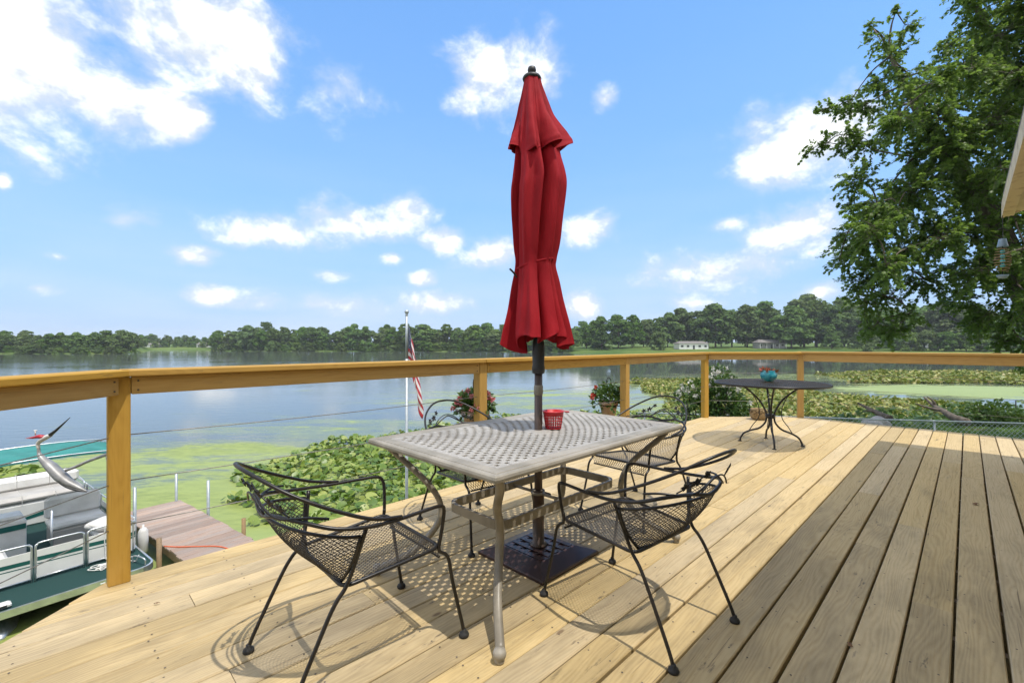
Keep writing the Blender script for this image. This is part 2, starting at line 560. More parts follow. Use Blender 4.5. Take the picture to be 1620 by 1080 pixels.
MAT['steel'] = simple('steel_cable', (0.30, 0.29, 0.27), (0.2, 0.19, 0.17), 30, 0.4, metal=0.7)
MAT['alu'] = simple('aluminium', (0.62, 0.64, 0.65), (0.5, 0.52, 0.54), 6, 0.32, metal=0.85)
MAT['galv'] = simple('galvanised', (0.42, 0.46, 0.48), (0.34, 0.38, 0.40), 10, 0.45, metal=0.5)
MAT['red_plastic'] = simple('red_plastic', (0.55, 0.02, 0.025), (0.45, 0.015, 0.02), 6, 0.4)
MAT['teal_glaze'] = simple('teal_glaze', (0.01, 0.20, 0.27), (0.05, 0.36, 0.42), 22, 0.12, spec=0.7)
MAT['terracotta'] = simple('terracotta', (0.42, 0.26, 0.19), (0.52, 0.38, 0.30), 9, 0.85)
MAT['wicker'] = simple('wicker', (0.20, 0.13, 0.06), (0.36, 0.26, 0.13), 40, 0.8, bump=0.3)
MAT['soil'] = simple('soil', (0.03, 0.022, 0.015), (0.05, 0.036, 0.025), 30, 0.95)
MAT['white_vinyl'] = simple('white_vinyl', (0.70, 0.69, 0.66), (0.58, 0.57, 0.54), 3, 0.45)
MAT['grey_vinyl'] = simple('grey_vinyl', (0.40, 0.385, 0.36), (0.32, 0.31, 0.29), 3, 0.5)
MAT['green_carpet'] = simple('green_carpet', (0.004, 0.030, 0.028), (0.006, 0.045, 0.040), 60, 0.95)
MAT['green_stripe'] = simple('green_stripe', (0.008, 0.085, 0.075), (0.010, 0.10, 0.085), 5, 0.35)
MAT['teal_canvas'] = simple('teal_canvas', (0.015, 0.15, 0.135), (0.025, 0.20, 0.18), 2.5, 0.75)
MAT['white_panel'] = simple('white_panel', (0.72, 0.72, 0.69), (0.64, 0.64, 0.61), 2, 0.35)
MAT['white_paint'] = simple('white_paint', (0.78, 0.78, 0.75), (0.70, 0.70, 0.67), 3, 0.6)
MAT['cream_paint'] = simple('cream_paint', (0.62, 0.52, 0.35), (0.40, 0.30, 0.18), 9, 0.6, lo=0.5, hi=0.75, detail=8)
MAT['cream_soffit'] = simple('cream_soffit', (0.66, 0.57, 0.40), (0.58, 0.49, 0.33), 5, 0.7)
MAT['roof_shingle'] = simple('roof_shingle', (0.13, 0.12, 0.115), (0.20, 0.185, 0.17), 14, 0.9)
MAT['grey_wall'] = simple('grey_wall', (0.30, 0.30, 0.30), (0.24, 0.24, 0.25), 3, 0.8)
MAT['dark_glass'] = simple('dark_glass', (0.02, 0.025, 0.03), (0.03, 0.035, 0.04), 3, 0.08)
MAT['rock'] = simple('rock', (0.42, 0.405, 0.40), (0.28, 0.27, 0.265), 5, 0.85, bump=0.4)
MAT['white_rope'] = simple('white_rope', (0.72, 0.70, 0.66), (0.5, 0.5, 0.47), 60, 0.85)
MAT['orange_rope'] = simple('orange_rope', (0.62, 0.14, 0.05), (0.5, 0.1, 0.04), 60, 0.8)
MAT['flag_red'] = simple('flag_red', (0.46, 0.035, 0.045), (0.40, 0.03, 0.04), 8, 0.8)
MAT['flag_white'] = simple('flag_white', (0.78, 0.76, 0.73), (0.70, 0.68, 0.66), 8, 0.8)
MAT['flag_blue'] = simple('flag_blue', (0.10, 0.12, 0.20), (0.13, 0.15, 0.23), 8, 0.8)
MAT['bird_grey'] = simple('bird_grey', (0.20, 0.20, 0.20), (0.34, 0.34, 0.34), 14, 0.45, metal=0.25)
MAT['bird_red'] = simple('bird_red', (0.42, 0.01, 0.02), (0.36, 0.01, 0.02), 9, 0.4)
MAT['bird_white'] = simple('bird_white', (0.7, 0.68, 0.64), (0.6, 0.58, 0.55), 9, 0.5)
MAT['bird_black'] = simple('bird_black', (0.02, 0.02, 0.02), (0.035, 0.035, 0.035), 9, 0.4)
MAT['bead'] = simple('glass_bead', (0.05, 0.36, 0.40), (0.08, 0.45, 0.5), 9, 0.08)
MAT['cap_blue'] = simple('cap_blue', (0.16, 0.24, 0.32), (0.22, 0.30, 0.38), 9, 0.4)
MAT['brown_leaf'] = simple('brown_leaf', (0.16, 0.08, 0.03), (0.10, 0.05, 0.02), 30, 0.8)

def red_fabric():
    m, nt, b = new_mat('red_canvas')
    t = NT(nt)
    tc = t.n('ShaderNodeTexCoord')
    co = tc.outputs['Object']
    nz = t.noise(t.vmul(co, (1, 1, 0.35)), 7, 6, 0.6)
    col = t.mix(t.rng(nz, 0.35, 0.65), (0.29, 0.004, 0.010), (0.37, 0.006, 0.014))
    t.put(b.inputs['Base Color'], col)
    b.inputs['Roughness'].default_value = 0.72
    b.inputs['Specular IOR Level'].default_value = 0.25
    b.inputs['Sheen Weight'].default_value = 0.0
    weave = t.noise(t.vmul(co, (1, 1, 1)), 420, 2)
    t.put(b.inputs['Normal'], t.bump(t.math('ADD', t.math('MULTIPLY', nz, 2.0), t.math('MULTIPLY', weave, 0.25)), 0.55, 0.016))
    tr = t.n('ShaderNodeBsdfTranslucent')
    tr.inputs['Color'].default_value = (0.5, 0.012, 0.02, 1)
    mx = t.n('ShaderNodeMixShader'); mx.inputs[0].default_value = 0.12
    t.L.new(b.outputs[0], mx.inputs[1]); t.L.new(tr.outputs[0], mx.inputs[2])
    t.L.new(mx.outputs[0], nt.nodes['Material Output'].inputs['Surface'])
    return m
MAT['red_canvas'] = red_fabric()

MAT['maple'] = leaf_mat('maple_leaf', [(0.085, 0.155, 0.030), (0.13, 0.22, 0.042), (0.19, 0.28, 0.065)], 0.62, 0.42, spec=0.5)
MAT['far_leaf'] = leaf_mat('far_leaf', [(0.065, 0.125, 0.026), (0.100, 0.180, 0.036), (0.155, 0.240, 0.050)], 0.3, 0.7, objvar=0.28, spec=0.2)
MAT['lily'] = leaf_mat('lily_leaf', [(0.055, 0.12, 0.014), (0.12, 0.20, 0.026), (0.22, 0.30, 0.05), (0.34, 0.38, 0.10)], 0.25, 0.4, spec=0.5)
MAT['lily_far'] = leaf_mat('lily_far', [(0.08, 0.13, 0.014), (0.17, 0.22, 0.026), (0.27, 0.28, 0.05), (0.32, 0.26, 0.09)], 0.2, 0.45, spec=0.5)
MAT['bank_leaf'] = leaf_mat('bank_leaf', [(0.025, 0.065, 0.012), (0.05, 0.11, 0.02), (0.09, 0.16, 0.03)], 0.3, 0.5)
MAT['shrub_leaf'] = leaf_mat('shrub_leaf', [(0.03, 0.075, 0.015), (0.055, 0.12, 0.02), (0.10, 0.18, 0.04)], 0.3, 0.45)
MAT['grass'] = leaf_mat('grass_blade', [(0.05, 0.11, 0.02), (0.09, 0.17, 0.03)], 0.3, 0.6)
MAT['white_petal'] = leaf_mat('white_petal', [(0.72, 0.70, 0.66), (0.8, 0.78, 0.75)], 0.3, 0.6)
MAT['pink_petal'] = leaf_mat('pink_petal', [(0.62, 0.16, 0.22), (0.72, 0.30, 0.34), (0.60, 0.10, 0.14)], 0.3, 0.6)
MAT['red_petal'] = leaf_mat('red_petal', [(0.50, 0.015, 0.02), (0.62, 0.03, 0.03)], 0.25, 0.5)
MAT['succulent'] = leaf_mat('succulent', [(0.28, 0.05, 0.03), (0.36, 0.10, 0.05), (0.20, 0.06, 0.04)], 0.15, 0.5)

# ------------------------------------------------------------------ ground and water
WATER_Z = -3.3
SHORE = [(-60, -40), (-16, -20), (-8, -8), (-5.0, -2), (-3.2, 2.2), (-2.2, 4.5), (0.3, 8.5), (3.5, 13), (8, 17.5), (14, 21), (22, 23.5), (40, 26), (140, 34)]
FAR_PX = [(-3000, 150), (-900, 190), (0, 208), (150, 208), (212, 216), (232, 325), (330, 325), (345, 285), (600, 276), (800, 262), (880, 248), (905, 228), (1000, 214),
          (1200, 198), (1400, 178), (1620, 160), (2400, 110), (6000, 40)]

def far_radius(az):
    """distance of the far shore for an azimuth from straight ahead"""
    u = 810 + 720 * np.tan(np.clip(az, -1.45, 1.45))
    y = np.interp(u, [p[0] for p in FAR_PX], [p[1] for p in FAR_PX])
    return y / np.cos(np.clip(az, -1.45, 1.45))

def shore_sd(X, Y):
    """signed distance to the near shoreline, positive on land"""
    P = np.stack([X, Y], -1)
    best = np.full(X.shape, 1e9)
    sgn = np.ones(X.shape)
    for a, b in zip(SHORE[:-1], SHORE[1:]):
        a = np.array(a, float); b = np.array(b, float)
        d = b - a
        t = np.clip(((P - a) @ d) / (d @ d), 0, 1)
        q = a + t[..., None] * d
        ds = np.linalg.norm(P - q, axis=-1)
        cr = d[0] * (P[..., 1] - a[1]) - d[1] * (P[..., 0] - a[0])
        m = ds < best
        best = np.where(m, ds, best)
        sgn = np.where(m, np.where(cr < 0, 1.0, -1.0), sgn)
    return best * sgn

def sstep(x, a, b):
    t = np.clip((x - a) / (b - a), 0, 1)
    return t * t * (3 - 2 * t)

def ground_z(X, Y):
    X = np.asarray(X, float); Y = np.asarray(Y, float)
    sd = shore_sd(X, Y)
    z = -4.6 + 1.25 * sstep(sd, -3.0, 0.0) + 1.35 * sstep(sd, 0.0, 2.6) + 0.6 * sstep(sd, 3, 12)
    r = np.hypot(X, Y)
    az = np.arctan2(X, Y)
    fr = far_radius(az)
    e = r - fr
    far = -4.6 + 1.4 * sstep(e, -4, 0.5) + 0.7 * sstep(e, 0, 6) + 1.9 * sstep(e, 5, 60) + 4 * sstep(e, 60, 500)
    return np.where((sd < -3) & (np.abs(az) < 1.5), np.maximum(z, far), np.maximum(z, np.where(np.abs(az) < 1.5, far, z)))

def build_ground():
    na = 320
    rad = np.concatenate([np.linspace(0.5, 30, 70), np.geomspace(31, 140, 40), np.linspace(143, 420, 80), np.geomspace(440, 3000, 14)])
    A = np.linspace(-math.pi, math.pi, na, endpoint=False)
    Rr, AA = np.meshgrid(rad, A, indexing='ij')
    X = Rr * np.sin(AA); Y = Rr * np.cos(AA)
    Z = ground_z(X, Y) + 0.05 * np.sin(X * 1.7) * np.cos(Y * 1.3)
    V = np.stack([X, Y, Z], -1).reshape(-1, 3)
    n = len(rad)
    i, j = np.meshgrid(np.arange(n - 1), np.arange(na), indexing='ij')
    j2 = (j + 1) % na
    F = np.stack([i * na + j, i * na + j2, (i + 1) * na + j2, (i + 1) * na + j], -1).reshape(-1, 4)[:, ::-1]
    V = np.vstack([V, [[0, 0, float(ground_z(0.0, 0.01))]]])
    me = fast_mesh('ground', V, F, True)
    m, nt, b = new_mat('ground_mat')
    t = NT(nt)
    tc = t.n('ShaderNodeTexCoord')
    co = tc.outputs['Object']
    n1 = t.noise(co, 0.9, 6, 0.6)
    n2 = t.noise(co, 7.0, 6, 0.7)
    n3 = t.noise(co, 0.03, 3, 0.5)
    gr = t.mix(t.rng(n2, 0.3, 0.7), (0.035, 0.075, 0.015), (0.075, 0.135, 0.03))
    gr = t.mix(t.rng(n3, 0.35, 0.65), gr, (0.12, 0.17, 0.04))
    col = t.mix(t.rng(n1, 0.56, 0.72), gr, (0.075, 0.06, 0.035))
    t.put(b.inputs['Base Color'], col)
    b.inputs['Roughness'].default_value = 0.95
    b.inputs['Specular IOR Level'].default_value = 0.1
    t.put(b.inputs['Normal'], t.bump(n2, 0.6, 0.05))
    o = link_mesh('ground', me, m)
    tag(o, 'grassy bank under the deck and green shores round the lake', kind='structure')
build_ground()

def build_water():
    mb = MB()
    S = 2500
    mb.add([(-S, -S, WATER_Z), (S, -S, WATER_Z), (S, S, WATER_Z), (-S, S, WATER_Z)], [(0, 1, 2, 3)])
    m, nt, b = new_mat('lake_water')
    t = NT(nt)
    tc = t.n('ShaderNodeTexCoord')
    co = tc.outputs['Object']
    b.inputs['Base Color'].default_value = (0.085, 0.10, 0.092, 1)
    b.inputs['Roughness'].default_value = 0.045
    b.inputs['IOR'].default_value = 1.333
    rip = t.noise(t.vmul(co, (0.55, 1.0, 1.0)), 2.2, 4, 0.55)
    rip2 = t.noise(t.vmul(co, (0.05, 0.11, 1.0)), 1.0, 3, 0.5)
    amp = t.rng(rip2, 0.40, 0.62, 0.35, 1.0)
    spx = t.n('ShaderNodeSeparateXYZ'); t.put(spx.inputs[0], co)
    amp = t.math('MULTIPLY', amp, t.rng(t.math('SUBTRACT', spx.outputs[0], t.math('MULTIPLY', spx.outputs[1], 0.12)), -12.0, 12.0, 1.0, 0.05))
    t.put(b.inputs['Normal'], t.bump(t.math('MULTIPLY', rip, amp), 0.55, 0.035))
    # duckweed film: thick near the bank, torn into streaks further out
    def blob(x, y, rx, ry, s):
        d = t.n('ShaderNodeVectorMath', operation='DISTANCE')
        t.put(d.inputs[0], t.vmul(co, (1 / rx, 1 / ry, 0)))
        d.inputs[1].default_value = (x / rx, y / ry, 0)
        return t.rng(d.outputs['Value'], 0.2, 1.0, s, 0.0)
    cover = None
    for a in [(-5, 11, 12, 11, 0.70), (-12, 18, 13, 7.0, 0.40), (-9, 24, 13, 6, 0.29), (0, 38, 16, 16, 0.30), (-2, 24, 8, 6, 0.2),
              (10, 40, 14, 12, 0.30), (44, 44, 20, 11, 0.62), (70, 42, 30, 14, 0.62), (22, 34, 30, 12, 0.34), (40, 62, 40, 14, 0.25),
              (8, 21, 14, 10, 0.6), (20, 45, 14, 20, 0.4)]:
        bl = blob(*a)
        cover = bl if cover is None else t.math('MAXIMUM', cover, bl)
    nz = t.noise(t.vmul(co, (0.22, 0.62, 1.0)), 1.0, 6, 0.62, 0.4)
    nf = t.noise(t.vmul(co, (0.5, 1.2, 1)), 4.0, 5, 0.7)
    far_streak = t.noise(t.vmul(co, (0.02, 0.16, 1.0)), 1.0, 5, 0.6, 0.3)
    val = t.math('ADD', t.math('ADD', nz, t.math('MULTIPLY', t.math('SUBTRACT', nf, 0.5), 0.25)), cover)
    mask = t.rng(val, 0.74, 0.92)
    thin = t.rng(val, 0.58, 0.80, 0.0, 0.33)
    mask = t.math('MAXIMUM', mask, thin)
    weed = simple_weed = t.mix(t.rng(nf, 0.35, 0.65), (0.17, 0.215, 0.045), (0.25, 0.30, 0.07))
    weed = t.mix(t.rng(far_streak, 0.4, 0.65), weed, (0.24, 0.30, 0.09))
    df = t.n('ShaderNodeBsdfPrincipled')
    t.put(df.inputs['Base Color'], weed)
    df.inputs['Roughness'].default_value = 0.55
    mx = t.n('ShaderNodeMixShader')
    t.put(mx.inputs[0], mask)
    t.L.new(b.outputs[0], mx.inputs[1]); t.L.new(df.outputs[0], mx.inputs[2])
    t.L.new(mx.outputs[0], nt.nodes['Material Output'].inputs['Surface'])
    o = mb.build('lake', m)
    tag(o, 'calm blue lake with drifts of green duckweed near the bank', kind='structure')
build_water()

# ------------------------------------------------------------------ deck: local x runs along the boards, local y across them
def clip_poly(poly, halfs):
    for a, b, c in halfs:                       # keep a*x + b*y <= c
        out = []
        n = len(poly)
        for i in range(n):
            p, q = poly[i], poly[(i + 1) % n]
            dp = a * p[0] + b * p[1] - c
            dq = a * q[0] + b * q[1] - c
            if dp <= 0: out.append(p)
            if dp * dq < 0:
                t = dp / (dp - dq)
                out.append((p[0] + t * (q[0] - p[0]), p[1] + t * (q[1] - p[1])))
        poly = out
        if len(poly) < 3: return []
    return poly

Q_EDGE = 3.15
S_FAR = 8.87
EAVE = (7.43, -0.27, 2.63)          # s, q, z of the corner of the eave
WALL_S, WALL_Q = 7.03, -0.67

def sq(s, q, z=0.0):
    return ((s - q) * R2, (s + q) * R2, z)

deck = empty('deck', (0, 0, 0), math.pi / 4)
tag(deck, 'raised wooden deck of pale yellow weathered boards', kind='structure')
def build_deck():
    rng = random.Random(5)
    W, G = 0.1415, 0.0065
    halfs = [(-R2, R2, 2.10), (R2, R2, 7.72)]
    q = Q_EDGE
    k = 0
    rows = []
    while q > -3.4:
        q0, q1 = q - W, q
        rows.append((q0, q1))
        s0, s1 = (-3.2 if q0 > -0.72 else WALL_S - 0.1), S_FAR + rng.uniform(-0.006, 0.006)
        cuts = [s0]
        pos = s0 + rng.choice([1.2, 2.4, 3.05, 3.66, 4.27])
        if k in (0, 1): pos = 99
        while pos < s1 - 0.9:
            cuts.append(pos)
            pos += rng.choice([2.44, 3.66, 4.88])
        cuts.append(s1)
        for a, b in zip(cuts[:-1], cuts[1:]):
            g = 0.0011
            jw = rng.uniform(-0.0012, 0.0012)
            skew = rng.uniform(-0.0018, 0.0018)
            poly = clip_poly([(a + (g if a > s0 else 0), q0 + jw), (b - (g if b < s1 else 0), q0 + jw + skew), (b - (g if b < s1 else 0), q1 + jw + skew), (a + (g if a > s0 else 0), q1 + jw)], halfs)
            if len(poly) < 3: continue
            cx = sum(p[0] for p in poly) / len(poly); cy = sum(p[1] for p in poly) / len(poly)
            top = rng.uniform(-0.002, 0.0012)
            e = 0.004
            # board with eased top edges
            def inset(p):
                dx, dy = p[0] - cx, p[1] - cy
                return (p[0] - math.copysign(min(e * 0.1, abs(dx)), dx), p[1] - math.copysign(min(e, abs(dy)), dy))
            n = len(poly)
            lo = [(x - cx, y - cy, -0.036) for x, y in poly]
            mi_ = [(x - cx, y - cy, top - 0.0045) for x, y in poly]
            hi = [(inset(p)[0] - cx, inset(p)[1] - cy, top) for p in poly]
            mb = MB()
            fs = [tuple(range(n - 1, -1, -1)), tuple(range(2 * n, 3 * n))]
            for r in range(2):
                for i in range(n):
                    j = (i + 1) % n
                    fs.append((r * n + i, r * n + j, (r + 1) * n + j, (r + 1) * n + i))
            mb.add(lo + mi_ + hi, fs)
            mb.build('board', MAT['deck'], deck, (cx, cy, 0))
        q -= W + (G - 0.0015 if q > 1.2 else G + 0.0035 + rng.uniform(-0.001, 0.002))
        k += 1
    # countersunk screws, two to a board at each joist
    sc = MB()
    qq = Q_EDGE; rg = random.Random(8)
    for q0_, q1_ in rows:
        for s in np.arange(-3.0, 8.8, 0.41):
            if q0_ < -0.72 and s < WALL_S: continue
            for q_ in (q0_ + 0.026, q1_ - 0.026):
                x, y, _ = sq(s, q_)
                if x < -2.07 or y > 7.68: continue
                cx, cy = s + rg.uniform(-0.012, 0.012), q_ + rg.uniform(-0.006, 0.006)
                sc.add([(cx + 0.0042 * math.cos(k * math.pi / 3), cy + 0.0042 * math.sin(k * math.pi / 3), 0.0018) for k in range(6)], [tuple(range(6))])
    tag(sc.build('screws', MAT['bark'], deck), kind='stuff')
    # framing below
    fr = MB()
    for s in np.arange(-3.0, 8.8, 0.41):
        qa = -3.2 if s > WALL_S else -0.7
        x = Q_EDGE - 0.06
        # keep joists inside the cut corners
        qmax = min(x, 2.05 / R2 + s, 7.66 / R2 - s)
        if qmax > qa: fr.box((s, (qa + qmax) / 2, -0.135), (0.038, qmax - qa, 0.19))
    fr.build('joist', MAT['joist'], deck)
    rm = MB()
    def rim(p, q_):
        d = np.array(q_) - np.array(p); L_ = np.hypot(*d); c = (np.array(p) + np.array(q_)) / 2
        rm.box((c[0], c[1], -0.14), (L_, 0.036, 0.2), math.atan2(d[1], d[0]))
    rim((0.27, 3.10), (7.72, 3.10)); rim((-2.85, 0.04), (0.2, 3.06)); rim((7.80, 3.06), (8.82, 2.06)); rim((8.83, 2.0), (8.83, -3.3))
    rm.build('rim_joist', MAT['joist'], deck)
    for (s, q_) in [(0.4, 2.9), (2.9, 2.9), (5.3, 2.9), (7.6, 2.8), (8.6, 1.8), (8.6, -1.0), (8.6, -3.0), (-2.6, 0.0), (3, 0), (6, 0)]:
        x, y, _ = sq(s, q_)
        zg = float(ground_z(x, y)) - 0.3
        p = MB(); p.box((0, 0, (zg - 0.23) / 2), (0.14, 0.14, -0.23 - zg))
        p.build('support_post', MAT['joist'], deck, (s, q_, 0))
build_deck()

# ------------------------------------------------------------------ deck railing
PA, PB, PC_, PD, PE = (-2.04, 2.36), (-0.286, 4.114), (1.45, 5.85), (3.234, 7.634), (4.835, 7.634)
PF = (4.835 + 2.44 * R2, 7.634 - 2.44 * R2)
PG = (4.835 + 4.88 * R2, 7.634 - 4.88 * R2)
P0 = (-2.04, -0.08)
P00 = (-2.04, -2.5)
railing = thing('deck_railing', 'amber stained wooden railing with steel cables round the deck edge', 'railing')
def build_railing():
    posts = [(P00, 0), (P0, 0), (PA, math.pi / 4), (PB, math.pi / 4), (PC_, math.pi / 4), (PD, math.pi / 8), (PE, -math.pi / 8), (PG, -math.pi / 4)]
    for (x, y), a in posts:
        mb = MB(); mb.box((0, 0, 0.51), (0.09, 0.09, 1.10), a, bev=0.006)
        # board-like grain needs the local x along the post: build lying down, then stand it up
        m2 = MB(); m2.box((0.53, 0, 0), (1.06, 0.09, 0.09), 0, bev=0.005)
        o = m2.build('post', MAT['rail'], railing, (x, y, -0.0))
        o.rotation_euler = (Matrix.Rotation(a, 4, 'Z') @ Matrix.Rotation(-math.pi / 2, 4, 'Y')).to_euler()
    runs = [(P00, P0), (P0, PA), (PA, PB), (PB, PC_), (PC_, PD), (PD, PE), (PE, PG)]
    zs = [1.098] * 6 + [1.106]
    inner = [(1, 0), (1, 0), (R2, -R2), (R2, -R2), (R2, -R2), (0, -1), (-R2, -R2)]
    for (p, q_), zt, nrm in zip(runs, zs, inner):
        d = np.array(q_) - np.array(p); L_ = float(np.hypot(*d)); c = (np.array(p) + np.array(q_)) / 2
        a = math.atan2(d[1], d[0])
        last = zt > 1.1
        cap = MB(); cap.box((0, 0, 0), (L_ + (0.05 if p in (PD, PE) or q_ in (PD,) else -0.004), 0.14, 0.036), 0, bev=0.006)
        cap.build('cap_rail', MAT['rail'], railing, (c[0] + nrm[0] * 0.012, c[1] + nrm[1] * 0.012, zt - 0.018), a)
        h = 0.125 if last else 0.092
        fl = MB(); fl.box((0, 0, 0), (L_ - 0.095, 0.038, h), 0, bev=0.004)
        fl.build('rail', MAT['rail'], railing, (c[0] + nrm[0] * 0.024, c[1] + nrm[1] * 0.024, zt - 0.0375 - h / 2), a)
        sc = MB()
        for e in (-1, 1):
            for dz in (0.022, 0.07):
                w = c + (d / L_) * e * (L_ / 2 - 0.075) + np.array(nrm) * 0.0455
                sc.tube([(w[0] - nrm[0] * 0.002, w[1] - nrm[1] * 0.002, zt - 0.0375 - dz), (w[0] + nrm[0] * 0.0006, w[1] + nrm[1] * 0.0006, zt - 0.0375 - dz)], 0.005, 8)
        tag(sc.build('screws', MAT['bark'], railing), kind='stuff')
        for z in (0.755, 0.515, 0.285):
            cb = MB()
            u = d / L_
            pts = []
            for k in range(9):
                tt = k / 8
                pp = np.array(p) + u * (0.045 + (L_ - 0.09) * tt)
                pts.append((pp[0], pp[1], z - 0.012 * math.sin(math.pi * tt)))
            cb.tube(pts, 0.0027, 6)
            cb.build('cable', MAT['steel'], railing)
build_railing()

# ------------------------------------------------------------------ house beside the deck (its eave shades the boards)
house = thing('house', 'cream house with overhanging eave at the right of the deck', 'house', (0, 0, 0), math.pi / 4)
def build_house():
    es, eq, ez = EAVE
    w = MB(); w.box(((-7 + WALL_S) / 2, (WALL_Q - 8) / 2, (-2.6 + ez + 0.1) / 2), (WALL_S + 7, 8 + WALL_Q, ez + 0.1 + 2.6))
    w.build('wall', MAT['cream_soffit'], house)
    for k in range(12):                                 # lap siding on the deck side
        z = 0.12 + k * 0.2
        m = MB(); m.box((0, 0, 0), (WALL_S + 6.9, 0.018, 0.192), 0)
        m.build('siding_board', MAT['cream_soffit'], house, ((WALL_S - 6.9) / 2, WALL_Q + 0.012, z + 0.1))
    c = MB(); c.box((WALL_S + 0.01, WALL_Q + 0.012, 1.25), (0.09, 0.06, 2.5)); c.build('corner_trim', MAT['white_paint'], house)
    pitch = math.tan(math.radians(22))
    s0 = -7.4
    # fascia along the eave, its return along the gable end
    f = MB(); f.box(((s0 + es) / 2, eq - 0.0125, ez + 0.085), (es - s0, 0.025, 0.17)); f.build('fascia', MAT['cream_paint'], house)
    f = MB(); f.box(((s0 + es) / 2, eq - 0.060, ez + 0.030), (es - s0 - 0.06, 0.068, 0.05)); f.build('eave_trim', MAT['cream_paint'], house)
    so = MB(); so.box(((s0 + es) / 2, (eq - 0.096 + WALL_Q - 0.05) / 2, ez + 0.055), (es - s0 - 0.06, abs(WALL_Q - eq) - 0.05, 0.02)); so.build('soffit', MAT['cream_soffit'], house)
    th = 0.10
    # roof slab (deck side slope) and the other slope
    q0, q1, q2 = eq - 0.012, -4.4, -8.6
    def slab(qa, za, qb, zb, name):
        m = MB()
        vs_ = [(s0, qa, za), (es, qa, za), (es, qb, zb), (s0, qb, zb)]
        m.add(vs_ + [(x, y, z + th) for x, y, z in vs_], [(0, 1, 2, 3), (4, 7, 6, 5), (0, 4, 5, 1), (1, 5, 6, 2), (2, 6, 7, 3), (3, 7, 4, 0)])
        m.build(name, MAT['roof_shingle'], house)
    zr = ez + 0.172 + pitch * (q0 - q1)
    slab(q0, ez + 0.172, q1, zr, 'roof')
    slab(q1, zr, q2, zr - pitch * (q1 - q2), 'roof')
    g = MB()
    g.add([(es - 0.02, q0 - 0.04, ez + 0.005), (es - 0.02, q1, zr - 0.17), (es - 0.02, q1, zr - 0.004), (es - 0.02, q0 - 0.04, ez + 0.166)] +
          [(es - 0.05, q0 - 0.04, ez + 0.005), (es - 0.05, q1, zr - 0.17), (es - 0.05, q1, zr - 0.004), (es - 0.05, q0 - 0.04, ez + 0.166)],
          [(0, 1, 2, 3), (7, 6, 5, 4), (0, 4, 5, 1), (2, 6, 7, 3), (3, 7, 4, 0), (1, 5, 6, 2)])
    g.build('rake_board', MAT['cream_paint'], house)
    gw = MB()
    x0 = WALL_S - 0.006
    gw.add([(x0, WALL_Q, ez + 0.1), (x0, q2 + 0.6, ez + 0.1), (x0, q1, zr - 0.02), (x0 - 0.1, WALL_Q, ez + 0.1), (x0 - 0.1, q2 + 0.6, ez + 0.1), (x0 - 0.1, q1, zr - 0.02)],
           [(0, 2, 1), (3, 4, 5), (0, 3, 5, 2), (1, 2, 5, 4), (0, 1, 4, 3)])
    gw.build('gable', MAT['cream_soffit'], house)
build_house()

# ------------------------------------------------------------------ dock
DK_D = np.array([-0.805, 0.593]); DK_N = np.array([0.593, 0.805])
DOCK_Z = -2.82
def dk(d, n, z=0.0):
    p = DK_D * d + DK_N * n
    return (float(p[0]), float(p[1]), z)
dock_rz = math.atan2(DK_N[1], DK_N[0])
dock = thing('wooden_dock', 'weathered grey wooden dock running out from the bank', 'dock', (0, 0, 0))
def build_dock():
    rng = random.Random(3)
    n0, n1 = 3.21, 4.42
    d = 14.0
    while d > 4.6:
        w = 0.185
        mb = MB(); mb.box((0, 0, 0), (n1 - n0 + rng.uniform(-0.02, 0.02), w, 0.038), 0, bev=0.004)
        x, y, _ = dk(d - w / 2, (n0 + n1) / 2 + rng.uniform(-0.01, 0.01))
        mb.build('plank', MAT['dock'], dock, (x, y, DOCK_Z - 0.019 + rng.uniform(-0.003, 0.003)), dock_rz + rng.uniform(-0.006, 0.006))
        d -= w + 0.007
    for n in (n0 + 0.07, n1 - 0.07):
        mb = MB(); mb.box((0, 0, 0), (9.3, 0.045, 0.18)); x, y, _ = dk(9.3, n)
        mb.build('stringer', MAT['joist'], dock, (x, y, DOCK_Z - 0.13), math.atan2(DK_D[1], DK_D[0]))
    def pipe(d, n, top, r, name, mat, lean=(0, 0)):
        x, y, _ = dk(d, n)
        mb = MB(); mb.tube([(0, 0, -4.2 - DOCK_Z), (lean[0], lean[1], top)], r, 10)
        return mb.build(name, MAT[mat], dock, (x, y, DOCK_Z))
    pipe(12.55, 3.12, 0.92, 0.032, 'pipe_post', 'galv')
    pipe(13.95, 4.32, 0.70, 0.030, 'pipe_post', 'galv')
    pipe(12.35, 4.47, 0.78, 0.032, 'pipe_post', 'galv')
    pipe(10.55, 4.50, 0.27, 0.042, 'wood_post', 'joist')
    pipe(11.0, 3.12, 0.20, 0.045, 'wood_post', 'joist')
    pipe(9.0, 3.12, 0.1, 0.045, 'wood_post', 'joist')
    pipe(7.0, 3.12, 0.1, 0.045, 'wood_post', 'joist')
build_dock()
def build_dock_rope():
    pts = [dk(11.0, 3.2, DOCK_Z + 0.012), dk(10.75, 3.35, DOCK_Z + 0.012), dk(10.5, 3.55, DOCK_Z + 0.012), dk(10.1, 3.85, DOCK_Z + 0.012), dk(9.6, 3.95, DOCK_Z + 0.012), dk(8.9, 4.1, DOCK_Z + 0.012), dk(8.2, 3.8, DOCK_Z + 0.012)]
    mb = MB(); mb.tube(smooth_path(pts, 6), 0.013, 6)
    o = mb.build('rope', MAT['orange_rope'])
    tag(o, 'orange rope lying along the grey dock planks', 'rope')
build_dock_rope()

